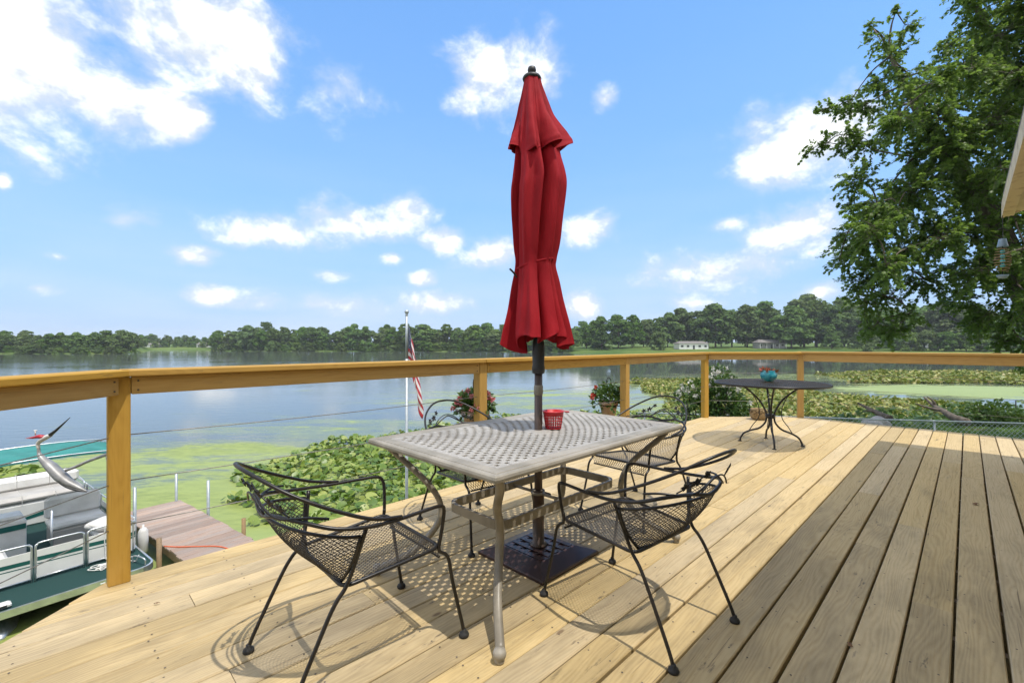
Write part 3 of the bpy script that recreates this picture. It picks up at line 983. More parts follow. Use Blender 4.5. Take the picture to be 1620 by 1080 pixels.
# ------------------------------------------------------------------ pontoon boat: local x towards the stern, local y across the bow, away from the dock
BO = (-6.62, 8.5, -2.87)
boat = thing('pontoon_boat', 'green and white pontoon boat moored beside the grey dock', 'boat', BO, math.atan2(0.593, -0.805))
def fence_panel(x0, y0, x1, y1, h, swoosh=0):
    """a railed side panel standing on the boat deck from (x0,y0) to (x1,y1)"""
    d = np.array([x1 - x0, y1 - y0]); L_ = float(np.hypot(*d)); a = math.atan2(d[1], d[0])
    r = 0.016
    c = 0.09
    fr = MB()
    pts = [(0.0, 0, 0.0), (0.0, 0, h - c), (c * 0.3, 0, h - c * 0.3), (c, 0, h), (L_ - c, 0, h), (L_ - c * 0.3, 0, h - c * 0.3), (L_, 0, h - c), (L_, 0, 0.0)]
    fr.tube(smooth_path(pts, 3), r, 8)
    fr.tube([(0, 0, 0.06), (L_, 0, 0.06)], r, 8)
    fo = fr.build('fence_frame', MAT['alu'], boat, (x0, y0, 0), a)
    pn = MB(); pn.box((L_ / 2, 0, (h * 0.80 + 0.06) / 2 + 0.01), (L_ - 0.03, 0.008, h * 0.80 - 0.06), bev=0.002)
    po = pn.build('fence_panel', MAT['white_panel'], boat, (x0, y0, 0), a)
    st = MB()
    for s in (-1, 1):
        y = s * 0.0055
        st.add([(0.02, y, h * 0.50), (L_ - 0.02, y, h * 0.53), (L_ - 0.02, y, h * 0.64), (0.02, y, h * 0.60)], [(0, 1, 2, 3) if s < 0 else (3, 2, 1, 0)])
        st.add([(0.02, y, h * 0.42), (L_ - 0.02, y, h * 0.45), (L_ - 0.02, y, h * 0.475), (0.02, y, h * 0.445)], [(0, 1, 2, 3) if s < 0 else (3, 2, 1, 0)])
    st.build('stripe', MAT['green_stripe'], po)
    return fo
def cushion(name, c, d, mat, bev=0.05, parent=None, rz=0.0):
    mb = MB(); mb.box((0, 0, 0), d, 0, bev=bev)
    return mb.build(name, MAT[mat], parent or boat, c, rz)
def build_boat():
    Lb, Wb = 6.4, 2.45
    def outline(i):
        r = 0.28
        p = []
        for cx, cy, a0 in ((r, r, 180), (r, Wb - r, 90)):
            pass
        pts = []
        for k in range(7):
            th = math.radians(180 + 90 * k / 6); pts.append((r + (r - i) * math.cos(th), r + (r - i) * math.sin(th)))
        pts.append((Lb - i, i)); pts.append((Lb - i, Wb - i))
        for k in range(7):
            th = math.radians(90 + 90 * k / 6); pts.append((r + (r - i) * math.cos(th), Wb - r + (r - i) * math.sin(th)))
        return pts
    fl = MB(); fl.prism(outline(0.035), -0.06, 0.0); fl.build('deck_carpet', MAT['green_carpet'], boat)
    # aluminium edge rail round the deck
    o1, o2 = outline(0.0), outline(0.034)
    n = len(o1)
    e = MB()
    prof = [(o1, -0.10), (o1, 0.012), (o2, 0.016), (o2, -0.10)]
    vs_ = [(x, y, z) for P, z in prof for x, y in P]
    fs = []
    for r in range(4):
        q_ = (r + 1) % 4
        for i in range(n):
            j = (i + 1) % n
            fs.append((r * n + i, r * n + j, q_ * n + j, q_ * n + i))
    e.add(vs_, fs); e.build('edge_rail', MAT['alu'], boat)
    for y in (0.5, 1.95):
        p = MB(); p.tube([(0.05, y, -0.42), (0.35, y, -0.46), (0.8, y, -0.47), (5.9, y, -0.47), (6.3, y, -0.45)], [0.03, 0.2, 0.3, 0.3, 0.12], 16)
        p.build('pontoon', MAT['alu'], boat)
    for x in np.arange(0.7, 6.2, 0.7):
        c = MB(); c.box((x, Wb / 2, -0.125), (0.08, Wb - 0.3, 0.1)); c.build('cross_beam', MAT['alu'], boat)
    h = 0.66
    xf = 0.92
    fence_panel(xf, 0.14, xf, 0.80, h); fence_panel(xf, 0.845, xf, 1.47, h); fence_panel(xf, 1.515, xf, 2.32, h)
    for x0 in np.arange(0.98, 6.0, 1.24):
        fence_panel(x0, 0.10, x0 + 1.2, 0.10, h)
        fence_panel(x0, 2.36, x0 + 1.2, 2.36, h)
    # rounded corner panel at the dock side of the bow
    c = MB()
    for (zz0, zz1, mi) in ((0.07, 0.30, 0), (0.30, 0.335, 1), (0.335, 0.345, 0), (0.345, 0.42, 1), (0.42, 0.55, 0)):
        v = []
        for k in range(7):
            th = math.radians(180 + 90 * k / 6)
            v += [(1.0 + 0.1 * math.cos(th), 0.2 + 0.12 * math.sin(th), zz0), (1.0 + 0.1 * math.cos(th), 0.2 + 0.12 * math.sin(th), zz1)]
        c.add(v, [(2 * k, 2 * k + 2, 2 * k + 3, 2 * k + 1) for k in range(6)], True, mi)
    c.build('corner_panel', [MAT['white_panel'], MAT['green_stripe']], boat)
    # benches and lounges: pale vinyl over pedestals
    def bench(x0, x1, y0, y1, back=None):
        b = MB(); b.box(((x0 + x1) / 2, (y0 + y1) / 2, 0.16), (x1 - x0 - 0.05, y1 - y0 - 0.05, 0.31), bev=0.02); b.build('seat_base', MAT['grey_vinyl'], boat)
        cushion('seat_cushion', ((x0 + x1) / 2, (y0 + y1) / 2, 0.385), (x1 - x0, y1 - y0, 0.14), 'white_vinyl')
    bench(1.1, 1.75, 0.17, 0.62)
    bench(2.5, 3.15, 0.18, 1.05)
    cushion('seat_back', (3.12, 0.62, 0.66), (0.16, 0.88, 0.46), 'white_vinyl', 0.06)
    bench(1.1, 1.75, 1.75, 2.28)
    # helm console
    b = MB(); b.box((2.55, 1.72, 0.38), (0.50, 0.62, 0.76), bev=0.03); b.build('console', MAT['white_vinyl'], boat)
    b = MB(); b.box((2.29, 1.72, 0.63), (0.012, 0.60, 0.10)); b.build('console_stripe', MAT['green_stripe'], boat)
    b = MB(); b.box((2.56, 1.72, 0.80), (0.44, 0.56, 0.07), bev=0.03); b.build('console_top', MAT['white_vinyl'], boat)
    # stern lounge with its sun pad, seen across the boat
    b = MB(); b.box((4.95, 1.22, 0.26), (0.9, 2.1, 0.52), bev=0.03); lb = b.build('lounge_base', MAT['white_panel'], boat)
    sw = MB()
    x = 4.495
    sw.add([(x, 2.15, 0.10), (x, 1.4, 0.16), (x, 0.8, 0.30), (x, 0.25, 0.46), (x, 0.25, 0.34), (x, 0.8, 0.20), (x, 1.4, 0.11)], [(0, 1, 6), (1, 2, 5, 6), (2, 3, 4, 5)])
    sw.build('swoosh_stripe', MAT['green_stripe'], lb)
    cushion('lounge_cushion', (4.95, 1.22, 0.60), (0.95, 2.15, 0.17), 'grey_vinyl', 0.07)
    cushion('lounge_back', (5.35, 1.22, 0.82), (0.26, 2.15, 0.36), 'white_vinyl', 0.10)
    for y in (0.68, 1.22, 1.76):
        m = MB(); m.box((5.35, y, 0.822), (0.268, 0.012, 0.364), bev=0.004); m.build('seam', MAT['grey_vinyl'], boat)
        m = MB(); m.box((4.95, y, 0.602), (0.957, 0.010, 0.172), bev=0.004); m.build('seam', MAT['white_vinyl'], boat)
    for y in (0.2, 2.2):
        m = MB(); m.tube(smooth_path([(4.45, y, 0.5), (4.42, y, 0.72), (4.5, y, 0.80), (5.0, y, 0.82)], 4), 0.015, 8); m.build('grab_rail', MAT['alu'], boat)
    # bimini top on its bows
    can = MB()
    nu, nv = 13, 7
    v = []
    X0, X1, Y0, Y1 = 1.36, 3.15, 0.16, 2.50
    for i in range(nu):
        for j in range(nv):
            a, bb = i / (nu - 1), j / (nv - 1)
            x = X0 + (X1 - X0) * a; y = Y0 + (Y1 - Y0) * bb
            z = 1.93 + 0.10 * (1 - (2 * bb - 1) ** 4) - 0.015 * (1 + math.cos(4 * math.pi * a)) + 0.03 * math.sin(math.pi * a)
            v.append((x, y, z))
    nn = len(v)
    v += [(x, y, z - 0.012) for x, y, z in v]
    fs = []
    for i in range(nu - 1):
        for j in range(nv - 1):
            q_ = (i * nv + j, (i + 1) * nv + j, (i + 1) * nv + j + 1, i * nv + j + 1)
            fs.append(q_); fs.append(tuple(k + nn for k in q_[::-1]))
    edge = [i * nv for i in range(nu)] + [(nu - 1) * nv + j for j in range(1, nv)] + [i * nv + nv - 1 for i in range(nu - 2, -1, -1)] + [j for j in range(nv - 2, 0, -1)]
    for a, bb in zip(edge, edge[1:] + edge[:1]): fs.append((a, bb, bb + nn, a + nn))
    can.add(v, fs, True); can.build('bimini_canopy', MAT['teal_canvas'], boat)
    for xb in (1.42, 3.08):
        m = MB(); m.tube(smooth_path([(2.25, 0.1, 0.66), (xb * 0.6 + 2.25 * 0.4, 0.1, 1.3), (xb, 0.15, 1.87), (xb, 0.3, 1.98), (xb, Wb / 2, 2.02), (xb, 2.2, 1.98), (xb, 2.36, 1.87), (xb * 0.6 + 2.25 * 0.4, 2.36, 1.3), (2.25, 2.36, 0.66)], 4), 0.014, 8)
        m.build('bimini_bow', MAT['alu'], boat)
    m = MB(); m.tube([(1.75, 1.15, 0.0), (1.75, 1.15, 0.95)], 0.018, 8); m.build('table_post', MAT['alu'], boat)
    # bow fittings: mooring cleat hoop, boarding light with its hoop
    for y in (0.16, 2.12):
        m = MB(); m.tube(smooth_path([(0.10, y, 0.0), (0.10, y, 0.10), (0.16, y + 0.03, 0.14), (0.36, y + 0.08, 0.14), (0.42, y + 0.1, 0.1), (0.42, y + 0.1, 0.0)], 4), 0.014, 8); m.build('bow_hoop', MAT['alu'], boat)
    m = MB(); m.box((0, 0, 0), (0.14, 0.30, 0.07), bev=0.02); lm = m.build('bow_light', MAT['white_panel'], boat, (0.17, 1.98, 0.05))
    m = MB(); m.box((-0.072, 0, 0), (0.006, 0.2, 0.035)); m.build('lens', MAT['dark_glass'], lm)
    m = MB(); m.box((-0.003, 0.78, -0.045), (0.012, 0.07, 0.035), bev=0.003); m.build('name_plate', MAT['alu'], boat)
build_boat()
def bl(x, y, z):
    c, s = -0.805, 0.593
    return (BO[0] + c * x - s * y, BO[1] + s * x + c * y, BO[2] + z)
def build_bow_rope():
    pts = [bl(0.90, 0.55, 0.68), bl(0.885, 0.56, 0.66), bl(0.88, 0.57, 0.45), bl(0.87, 0.56, 0.2), bl(0.84, 0.55, 0.05), bl(0.75, 0.45, 0.02)]
    rng = random.Random(9)
    for k in range(60):
        a = k * 0.75
        r = 0.09 + 0.07 * math.sin(k * 1.7) + rng.uniform(-0.02, 0.02)
        pts.append(bl(0.62 + r * math.cos(a) * 0.9, 0.55 + 1.6 * r * math.sin(a) - 0.1 * math.sin(k * .3), 0.016 + 0.012 * (k % 4)))
    pts += [bl(0.55, 0.3, 0.015), bl(0.42, 0.22, 0.015), bl(0.36, 0.22, 0.06), bl(0.3, 0.2, 0.16)]
    mb = MB(); mb.tube(smooth_path(pts, 4), 0.0085, 6)
    tag(mb.build('rope', MAT['white_rope']), 'white mooring rope in a loose heap on the green bow of the boat', 'rope')
    f = MB(); f.lathe([(0.012, -0.30), (0.05, -0.28), (0.085, -0.22), (0.09, 0), (0.085, 0.2), (0.05, 0.26), (0.022, 0.28), (0.02, 0.33)], n=16)
    x, y, _ = dk(11.75, 3.06)
    o = f.build('fender', MAT['white_vinyl'], None, (x, y, -2.84))
    tag(o, 'white cylinder boat fender hanging against the dock edge', 'fender')
    # white bundled cover lying on the bow seat
    n = 18
    v = []; fs = []
    rr = np.random.default_rng(4)
    for i in range(10):
        for k in range(n):
            ph = math.pi * i / 9; th = 2 * math.pi * k / n
            r = 1 + 0.12 * math.sin(3 * th + i) + 0.06 * math.sin(7 * th + 2 * i)
            v.append((0.24 * r * math.sin(ph) * math.cos(th), 0.34 * r * math.sin(ph) * math.sin(th), 0.13 * math.cos(ph)))
    for i in range(9):
        for k in range(n):
            fs.append((i * n + k, (i + 1) * n + k, (i + 1) * n + (k + 1) % n, i * n + (k + 1) % n))
    m = MB(); m.add(v, fs, True)
    o = m.build('boat_cushion', MAT['white_vinyl'], None, bl(1.42, 0.40, 0.565), math.atan2(0.593, -0.805))
    tag(o, 'rumpled white cushion on the bow seat of the boat', 'cushion')
build_bow_rope()

# ------------------------------------------------------------------ patio table: local x along its length
TC = (0.15, 2.63)
TZ = 0.73
table = thing('patio_table', 'rectangular cast metal patio table with pierced grey top', 'table', (TC[0], TC[1], 0), math.pi / 4)
def build_table():
    LX, LY = 0.80, 0.50
    # rim: a moulded profile swept round the rectangle (outset, z)
    prof = [(-0.085, TZ - 0.004), (-0.085, TZ - 0.001), (-0.036, TZ - 0.001), (-0.031, TZ - 0.008), (-0.026, TZ - 0.001), (-0.010, TZ - 0.001), (-0.003, TZ - 0.006), (0.0, TZ - 0.016), (-0.003, TZ - 0.028), (-0.010, TZ - 0.032), (-0.03, TZ - 0.034), (-0.085, TZ - 0.014)]
    def ring(o, z):
        r = max(0.003, 0.011 + o)
        pts = []
        for cx, cy, a0 in ((LX + o - r, LY + o - r, 0), (-LX - o + r, LY + o - r, 90), (-LX - o + r, -LY - o + r, 180), (LX + o - r, -LY - o + r, 270)):
            for k in range(5):
                th = math.radians(a0 + 90 * k / 4)
                pts.append((cx + r * math.cos(th), cy + r * math.sin(th), z))
        return pts
    rim = MB()
    n = 20
    vs_ = [p for o, z in prof for p in ring(o, z)]
    fs = []
    m = len(prof)
    for a in range(m):
        b = (a + 1) % m
        for i in range(n):
            j = (i + 1) % n
            fs.append((a * n + i, b * n + i, b * n + j, a * n + j))
    rim.add(vs_, [f[::-1] for f in fs]); rim.build('table_rim', MAT['cast'], table)
    # pierced field: brick pattern of slots bent into arcs
    FX, FY = LX - 0.084, LY - 0.084
    nx, ny = 46, 30
    dx, dy = 2 * FX / nx, 2 * FY / ny
    def warp(x, y):
        a = 1 - (x / FX) ** 2
        return (x + 0.13 * a * (0.5 - (y / FY) ** 2), y)
    V, F = [], []
    zt, zb = TZ - 0.002, TZ - 0.013
    rng = random.Random(2)
    for i in range(nx):
        for j in range(ny):
            x0, y0 = -FX + i * dx, -FY + j * dy
            cx, cy = x0 + dx / 2, y0 + dy / 2
            hole = (i + j) % 2 == 0 and 0 < i < nx - 1 and 0 < j < ny - 1 and math.hypot(*warp(cx, cy)) > 0.075
            out = [(x0, y0), (x0 + dx, y0), (x0 + dx, y0 + dy), (x0, y0 + dy)]
            b = len(V)
            if not hole:
                V += [(*warp(*p), zt) for p in out] + [(*warp(*p), zb) for p in out]
                F += [(b, b + 1, b + 2, b + 3), (b + 7, b + 6, b + 5, b + 4)]
            else:
                hx, hy = dx * 0.36, dy * 0.34
                inn = [(cx - hx, cy - hy), (cx + hx, cy - hy), (cx + hx, cy + hy), (cx - hx, cy + hy)]
                V += [(*warp(*p), zt) for p in out] + [(*warp(*p), zt - 0.0012) for p in inn] + [(*warp(*p), zb) for p in inn] + [(*warp(*p), zb) for p in out]
                for k in range(4):
                    l = (k + 1) % 4
                    F += [(b + k, b + l, b + 4 + l, b + 4 + k), (b + 4 + k, b + 4 + l, b + 8 + l, b + 8 + k), (b + 8 + k, b + 8 + l, b + 12 + l, b + 12 + k)]
    top = MB(); top.add(V, F)
    top.build('tabletop', MAT['cast_top'], table)
    # four legs bowed inwards to the stretcher ring
    for sx in (-1, 1):
        for sy in (-1, 1):
            pts = [(sx * 0.735, sy * 0.435, TZ - 0.03), (sx * 0.68, sy * 0.40, 0.64), (sx * 0.58, sy * 0.275, 0.50), (sx * 0.522, sy * 0.232, 0.385), (sx * 0.535, sy * 0.24, 0.27), (sx * 0.63, sy * 0.33, 0.13), (sx * 0.745, sy * 0.468, 0.035)]
            P = smooth_path(pts, 6)
            mb = MB(); mb.tube(P, 0.0205, 8, flat=(1.0, 0.8))
            lg = mb.build('leg', MAT['cast_leg'], table)
            fm = MB(); fm.lathe([(0.0, 0.0), (0.018, 0.001), (0.02, 0.008), (0.017, 0.014), (0.024, 0.022), (0.027, 0.036), (0.022, 0.05), (0.0, 0.055)], (sx * 0.755, sy * 0.475, 0), 14)
            fm.build('foot', MAT['cast'], lg)
    st = MB()
    ax, ay, c = 0.50, 0.213, 0.075
    pts = []
    for cx, cy, a0 in ((ax - c, ay - c, 0), (-ax + c, ay - c, 90), (-ax + c, -ay + c, 180), (ax - c, -ay + c, 270)):
        for k in range(6):
            th = math.radians(a0 + 90 * k / 5); pts.append((cx + c * math.cos(th), cy + c * math.sin(th)))
    n = len(pts)
    def off(p, d):
        return (p[0] * (1 - d / ax), p[1] * (1 - d / ay))
    vs_ = [(x, y, 0.35) for x, y in pts] + [(x, y, 0.395) for x, y in pts] + [(*off(p, 0.016), 0.395) for p in pts] + [(*off(p, 0.016), 0.35) for p in pts]
    fs = []
    for r in range(4):
        q_ = (r + 1) % 4
        for i in range(n):
            j = (i + 1) % n
            fs.append((r * n + i, r * n + j, q_ * n + j, q_ * n + i))
    st.add(vs_, fs); st.build('stretcher', MAT['cast_leg'], table)
    cb = MB()
    cb.tube([(0, -0.2, 0.372), (0, -0.034, 0.372)], 0.0085, 8); cb.tube([(0, 0.034, 0.372), (0, 0.2, 0.372)], 0.0085, 8)
    cb.tube([(0.034 * math.cos(a), 0.034 * math.sin(a), 0.372) for a in np.linspace(0, 2 * math.pi, 16, endpoint=False)], 0.008, 6, closed=True)
    cb.build('crossbar', MAT['cast_leg'], table)

def cast_top_mat():
    """bare cast aluminium dulled with lichen and water marks"""
    m, nt, b = new_mat('cast_top')
    t = NT(nt)
    tc = t.n('ShaderNodeTexCoord')
    co = tc.outputs['Object']
    n1 = t.noise(co, 3.2, 7, 0.65)
    n2 = t.noise(co, 26, 6, 0.7)
    col = t.mix(t.rng(n1, 0.35, 0.65), (0.255, 0.24, 0.215), (0.37, 0.355, 0.325))
    col = t.mix(t.rng(n2, 0.48, 0.70, 0, 0.75), col, (0.17, 0.155, 0.13))
    col = t.mix(t.rng(t.noise(co, 1.4, 5, 0.6), 0.5, 0.7, 0, 0.5), col, (0.26, 0.235, 0.20))
    col = t.mix(t.rng(t.noise(co, 60, 3, 0.6), 0.6, 0.72, 0, 0.5), col, (0.70, 0.68, 0.62))
    t.put(b.inputs['Base Color'], col)
    b.inputs['Roughness'].default_value = 0.62
    t.put(b.inputs['Normal'], t.bump(n2, 0.25, 0.004))
    return m
MAT['cast_top'] = cast_top_mat()
build_table()

# ------------------------------------------------------------------ umbrella base and closed umbrella
UC = (0.155, 2.672)
base = thing('umbrella_base', 'square dark brown iron umbrella base with pierced centre under the table', 'umbrella base', (UC[0], UC[1], 0), math.pi / 4)
def build_base():
    H = 0.25
    pl = MB()
    prof = [(H, 0.0), (H, 0.014), (H - 0.006, 0.020), (0.150, 0.052), (0.140, 0.052), (0.140, 0.03)]
    vs_ = []
    for r, z in prof:
        vs_ += [(r, r, z), (-r, r, z), (-r, -r, z), (r, -r, z)]
    fs = [(3, 2, 1, 0), (20, 21, 22, 23)]
    for i in range(len(prof) - 1):
        for k in range(4):
            l = (k + 1) % 4
            fs.append((i * 4 + k, i * 4 + l, (i + 1) * 4 + l, (i + 1) * 4 + k))
    pl.add(vs_, fs); pl.build('base_plate', MAT['base_iron'], base)
    gr = MB()
    n = 9
    w = 0.28 / n
    for i in range(n):                                 # woven strips over the hollow centre
        p = -0.14 + (i + 0.5) * w
        if i % 2 == 0:
            gr.box((p, 0, 0.052), (w * 0.92, 0.278, 0.005)); gr.box((0, p, 0.0485), (0.278, w * 0.92, 0.005))
        else:
            gr.box((p, 0, 0.0455), (w * 0.40, 0.278, 0.004)); gr.box((0, p, 0.0425), (0.278, w * 0.40, 0.004))
    gr.build('lattice', MAT['base_iron'], base)
    sl = MB(); sl.lathe([(0.05, 0.052), (0.05, 0.062), (0.034, 0.07), (0.034, 0.355), (0.038, 0.357), (0.038, 0.375), (0.0265, 0.377), (0.0265, 0.30)], n=20)
    sl.build('sleeve', MAT['bronze'], base)
    kb = MB(); kb.tube([(0.034, 0, 0.33), (0.075, 0, 0.33)], 0.006, 8); kb.box((0.082, 0, 0.33), (0.012, 0.05, 0.022), bev=0.005)
    kb.build('knob', MAT['bronze'], base)
build_base()

umb = thing('patio_umbrella', 'closed red patio umbrella standing through the table', 'umbrella', (UC[0], UC[1], 0))
def build_umbrella():
    K = 2.66 / 720
    def zv(v): return 1.23 + (544 - v) * K
    lean = -0.045
    def axis(z): return lean * sstep(np.array(z), 1.6, 2.9)
    p = MB(); p.tube([(0, 0, 0.06), (0, 0, 1.12)], 0.0235, 18); p.build('pole', MAT['bronze'], umb)
    p = MB(); p.tube([(0, 0, 1.1), (0, 0, 1.7), (float(axis(2.2)), 0, 2.2), (float(axis(2.8)), 0, 2.80)], 0.019, 12); p.build('pole', MAT['bronze'], umb)
    h = MB(); h.lathe([(0.024, 0.93), (0.027, 0.94), (0.027, 0.985), (0.024, 0.99)], n=18); h.build('joint_ring', MAT['cast_leg'], umb)
    h = MB(); h.lathe([(0.024, 1.055), (0.036, 1.06), (0.038, 1.09), (0.034, 1.11), (0.038, 1.20), (0.03, 1.26), (0.02, 1.3)], n=18); h.build('hub', MAT['black_plastic'], umb)
    def cloth(name, rows, phase, nper, amp_f, n=220, thick=0.0025, parent=umb, seed=1):
        """rows: (z, x centre, half width, half depth, fold amplitude, hem sag)"""
        rr = np.random.default_rng(seed)
        rows = [np.array(r, float) for r in rows]
        fine = np.array(smooth_path(rows, 10))
        th = np.linspace(0, 2 * math.pi, n, endpoint=False)
        V = []
        m = len(fine)
        ph1, ph2, ph3 = rr.uniform(0, 6, 3)
        for i, (z, xc, hx, hy, am, sag) in enumerate(fine):
            t = i / (m - 1)
            # loose folds between the ribs, each lapped over to one side
            w = th + 0.30 * np.sin(th * 2 + ph1 + 1.0 * t) + 0.20 * np.sin(th + ph2) + 0.06 * np.sin(5 * th + ph2 + 2 * t)
            fold = (0.5 + 0.5 * np.cos(nper * w + phase + 0.5 * np.sin(2.5 * t + ph3))) ** 0.62
            second = (0.5 + 0.5 * np.cos((nper * 2 - 1) * w + ph2 + 1.6 * t)) ** 0.7
            third = 0.5 + 0.5 * np.cos((nper * 3 + 1) * w + ph1 - 2.2 * t)
            small = 0.5 * np.sin(17 * th + 4 * t + ph1) + 0.5 * np.sin(11 * th - 3 * t + ph2)
            wrk = np.sin(3 * th + 9 * t + ph2) * np.sin(14 * t + 2 * np.sin(4 * th + ph1)) + 0.6 * np.sin(7 * th - 21 * t + ph3) * np.sin(26 * t + 3 * th)
            mod = 0.72 + 0.45 * np.sin(2 * th + ph3 + 1.5 * t)
            r = 1 + 1.6 * am * (fold - 0.72) * mod + 0.46 * am * (second - 0.62) + 0.16 * am * (third - 0.5) + 0.05 * am / 0.3 * small + 0.018 * wrk
            tt = th + 1.0 * am * (fold - 0.5) * mod + 0.3 * am * (second - 0.5)
            x = xc + hx * r * np.cos(tt)
            y = hy * r * np.sin(tt)
            zz = z + sag * (fold - 0.6) + sag * 0.9 * np.sin(2 * th + ph3) + sag * 0.6 * np.sin(5 * th + ph1) + sag * 0.5 * (second - 0.5)
            V.append(np.stack([x, y, zz], -1))
        V = np.concatenate(V)
        i, j = np.meshgrid(np.arange(m - 1), np.arange(n), indexing='ij')
        F = np.stack([i * n + j, (i + 1) * n + j, (i + 1) * n + (j + 1) % n, i * n + (j + 1) % n], -1).reshape(-1, 4)
        me = fast_mesh(name, V, F, True)
        o = link_mesh(name, me, MAT['red_canvas'], parent)
        md = o.modifiers.new('thickness', 'SOLIDIFY'); md.thickness = thick; md.offset = -1
        return o
    def row(v, l, r, dep, am, sag=0.0):
        return (zv(v), ((l + r) / 2 - 852) * K, (r - l) / 2 * K, dep, am, sag)
    # main canopy from the collar under the top vent down to the hem
    cloth('canopy', [row(205, 824, 872, 0.07, 0.2), row(228, 820, 880, 0.10, 0.32), row(255, 817, 886, 0.12, 0.40), row(285, 814, 892, 0.135, 0.46), row(305, 812, 891, 0.135, 0.46),
                     row(350, 813, 886, 0.125, 0.40), row(390, 815, 882, 0.11, 0.33), row(412, 817, 879, 0.10, 0.26), row(424, 817, 879, 0.10, 0.24), row(450, 814, 884, 0.112, 0.30),
                     row(490, 809, 892, 0.145, 0.38, 0.008), row(525, 803, 901, 0.165, 0.44, 0.02), row(541, 801, 903, 0.175, 0.46, 0.032)], 0.4, 6, 0.3, seed=3)
    # top vent: a smaller skirt over it
    cloth('vent', [row(121, 829, 855, 0.046, 0.10), row(128, 828, 856, 0.050, 0.14), row(150, 824, 862, 0.066, 0.22), row(180, 819, 871, 0.09, 0.32), row(210, 813, 884, 0.115, 0.40, 0.012), row(230, 810, 892, 0.13, 0.46, 0.024), row(241, 809, 895, 0.135, 0.48, 0.03)], 1.1, 6, 0.3, seed=8)
    x0 = float(axis(2.8)) + 0.006
    f = MB(); f.lathe([(0.0, 2.772), (0.052, 2.775), (0.056, 2.785), (0.050, 2.797), (0.02, 2.802), (0.014, 2.812), (0.022, 2.82), (0.026, 2.835), (0.022, 2.85), (0.0, 2.858)], (x0, 0, 0), 18)
    f.build('finial', MAT['black_plastic'], umb)
    # tie strap round the waist with its loose end
    s = MB()
    zt = zv(418)
    pts = []
    for a in np.linspace(0, 2 * math.pi, 40, endpoint=False):
        pts.append(((848 - 852) * K + 0.111 * math.cos(a), 0.104 * math.sin(a), zt + 0.03 * math.cos(a)))
    s.tube(pts, 0.007, 6, closed=True, flat=(0.3, 1.0))
    s.build('tie_strap', MAT['red_canvas'], umb)
    s = MB(); s.tube(smooth_path([(-0.128, -0.05, zv(440)), (-0.145, -0.07, zv(434)), (-0.168, -0.08, zv(428))], 4), 0.006, 6); s.build('strap_end', MAT['black_plastic'], umb)
build_umbrella()

# ------------------------------------------------------------------ wrought iron armchairs: local x is the way the chair faces
def lattice(name, P, nu, nv, r=0.0014):
    """expanded metal mesh: two families of thin diagonal strands over the surface P(u, v)"""
    V, F = [], []
    def strand(uv):
        pts = np.array([P(u, v) for u, v in uv])
        nrm = []
        for (u, v) in uv:
            e = 0.01
            a = np.array(P(min(1, u + e), v)) - np.array(P(max(0, u - e), v))
            b = np.array(P(u, min(1, v + e))) - np.array(P(u, max(0, v - e)))
            c = np.cross(a, b); nrm.append(c / (np.linalg.norm(c) + 1e-9))
        nrm = np.array(nrm)
        T = np.gradient(pts, axis=0); T /= (np.linalg.norm(T, axis=1, keepdims=True) + 1e-9)
        S = np.cross(T, nrm)
        b0 = len(V)
        for p, s, n_ in zip(pts, S, nrm):
            V.extend([p + s * r * 1.5 - n_ * r * 0.6, p - s * r * 1.5 - n_ * r * 0.6, p + n_ * r])
        for i in range(len(pts) - 1):
            a = b0 + 3 * i
            for k in range(3):
                l = (k + 1) % 3
                F.append((a + k, a + l, a + 3 + l, a + 3 + k))
    step = 1
    for fam in (1, -1):
        for k in range(-nv, nu + nv + 1):
            uv = []
            # crossing line  i - fam*j = k  in lattice cells
            ts = np.arange(0, nv + 0.001, step)
            for j in ts:
                i = k + fam * j if fam == 1 else k - j
                uv.append((i / nu, j / nv))
            uv = [(u, v) for u, v in uv if -1e-6 <= u <= 1 + 1e-6]
            if len(uv) >= 2: strand(uv)
    return fast_mesh(name, np.array(V), np.array(F))

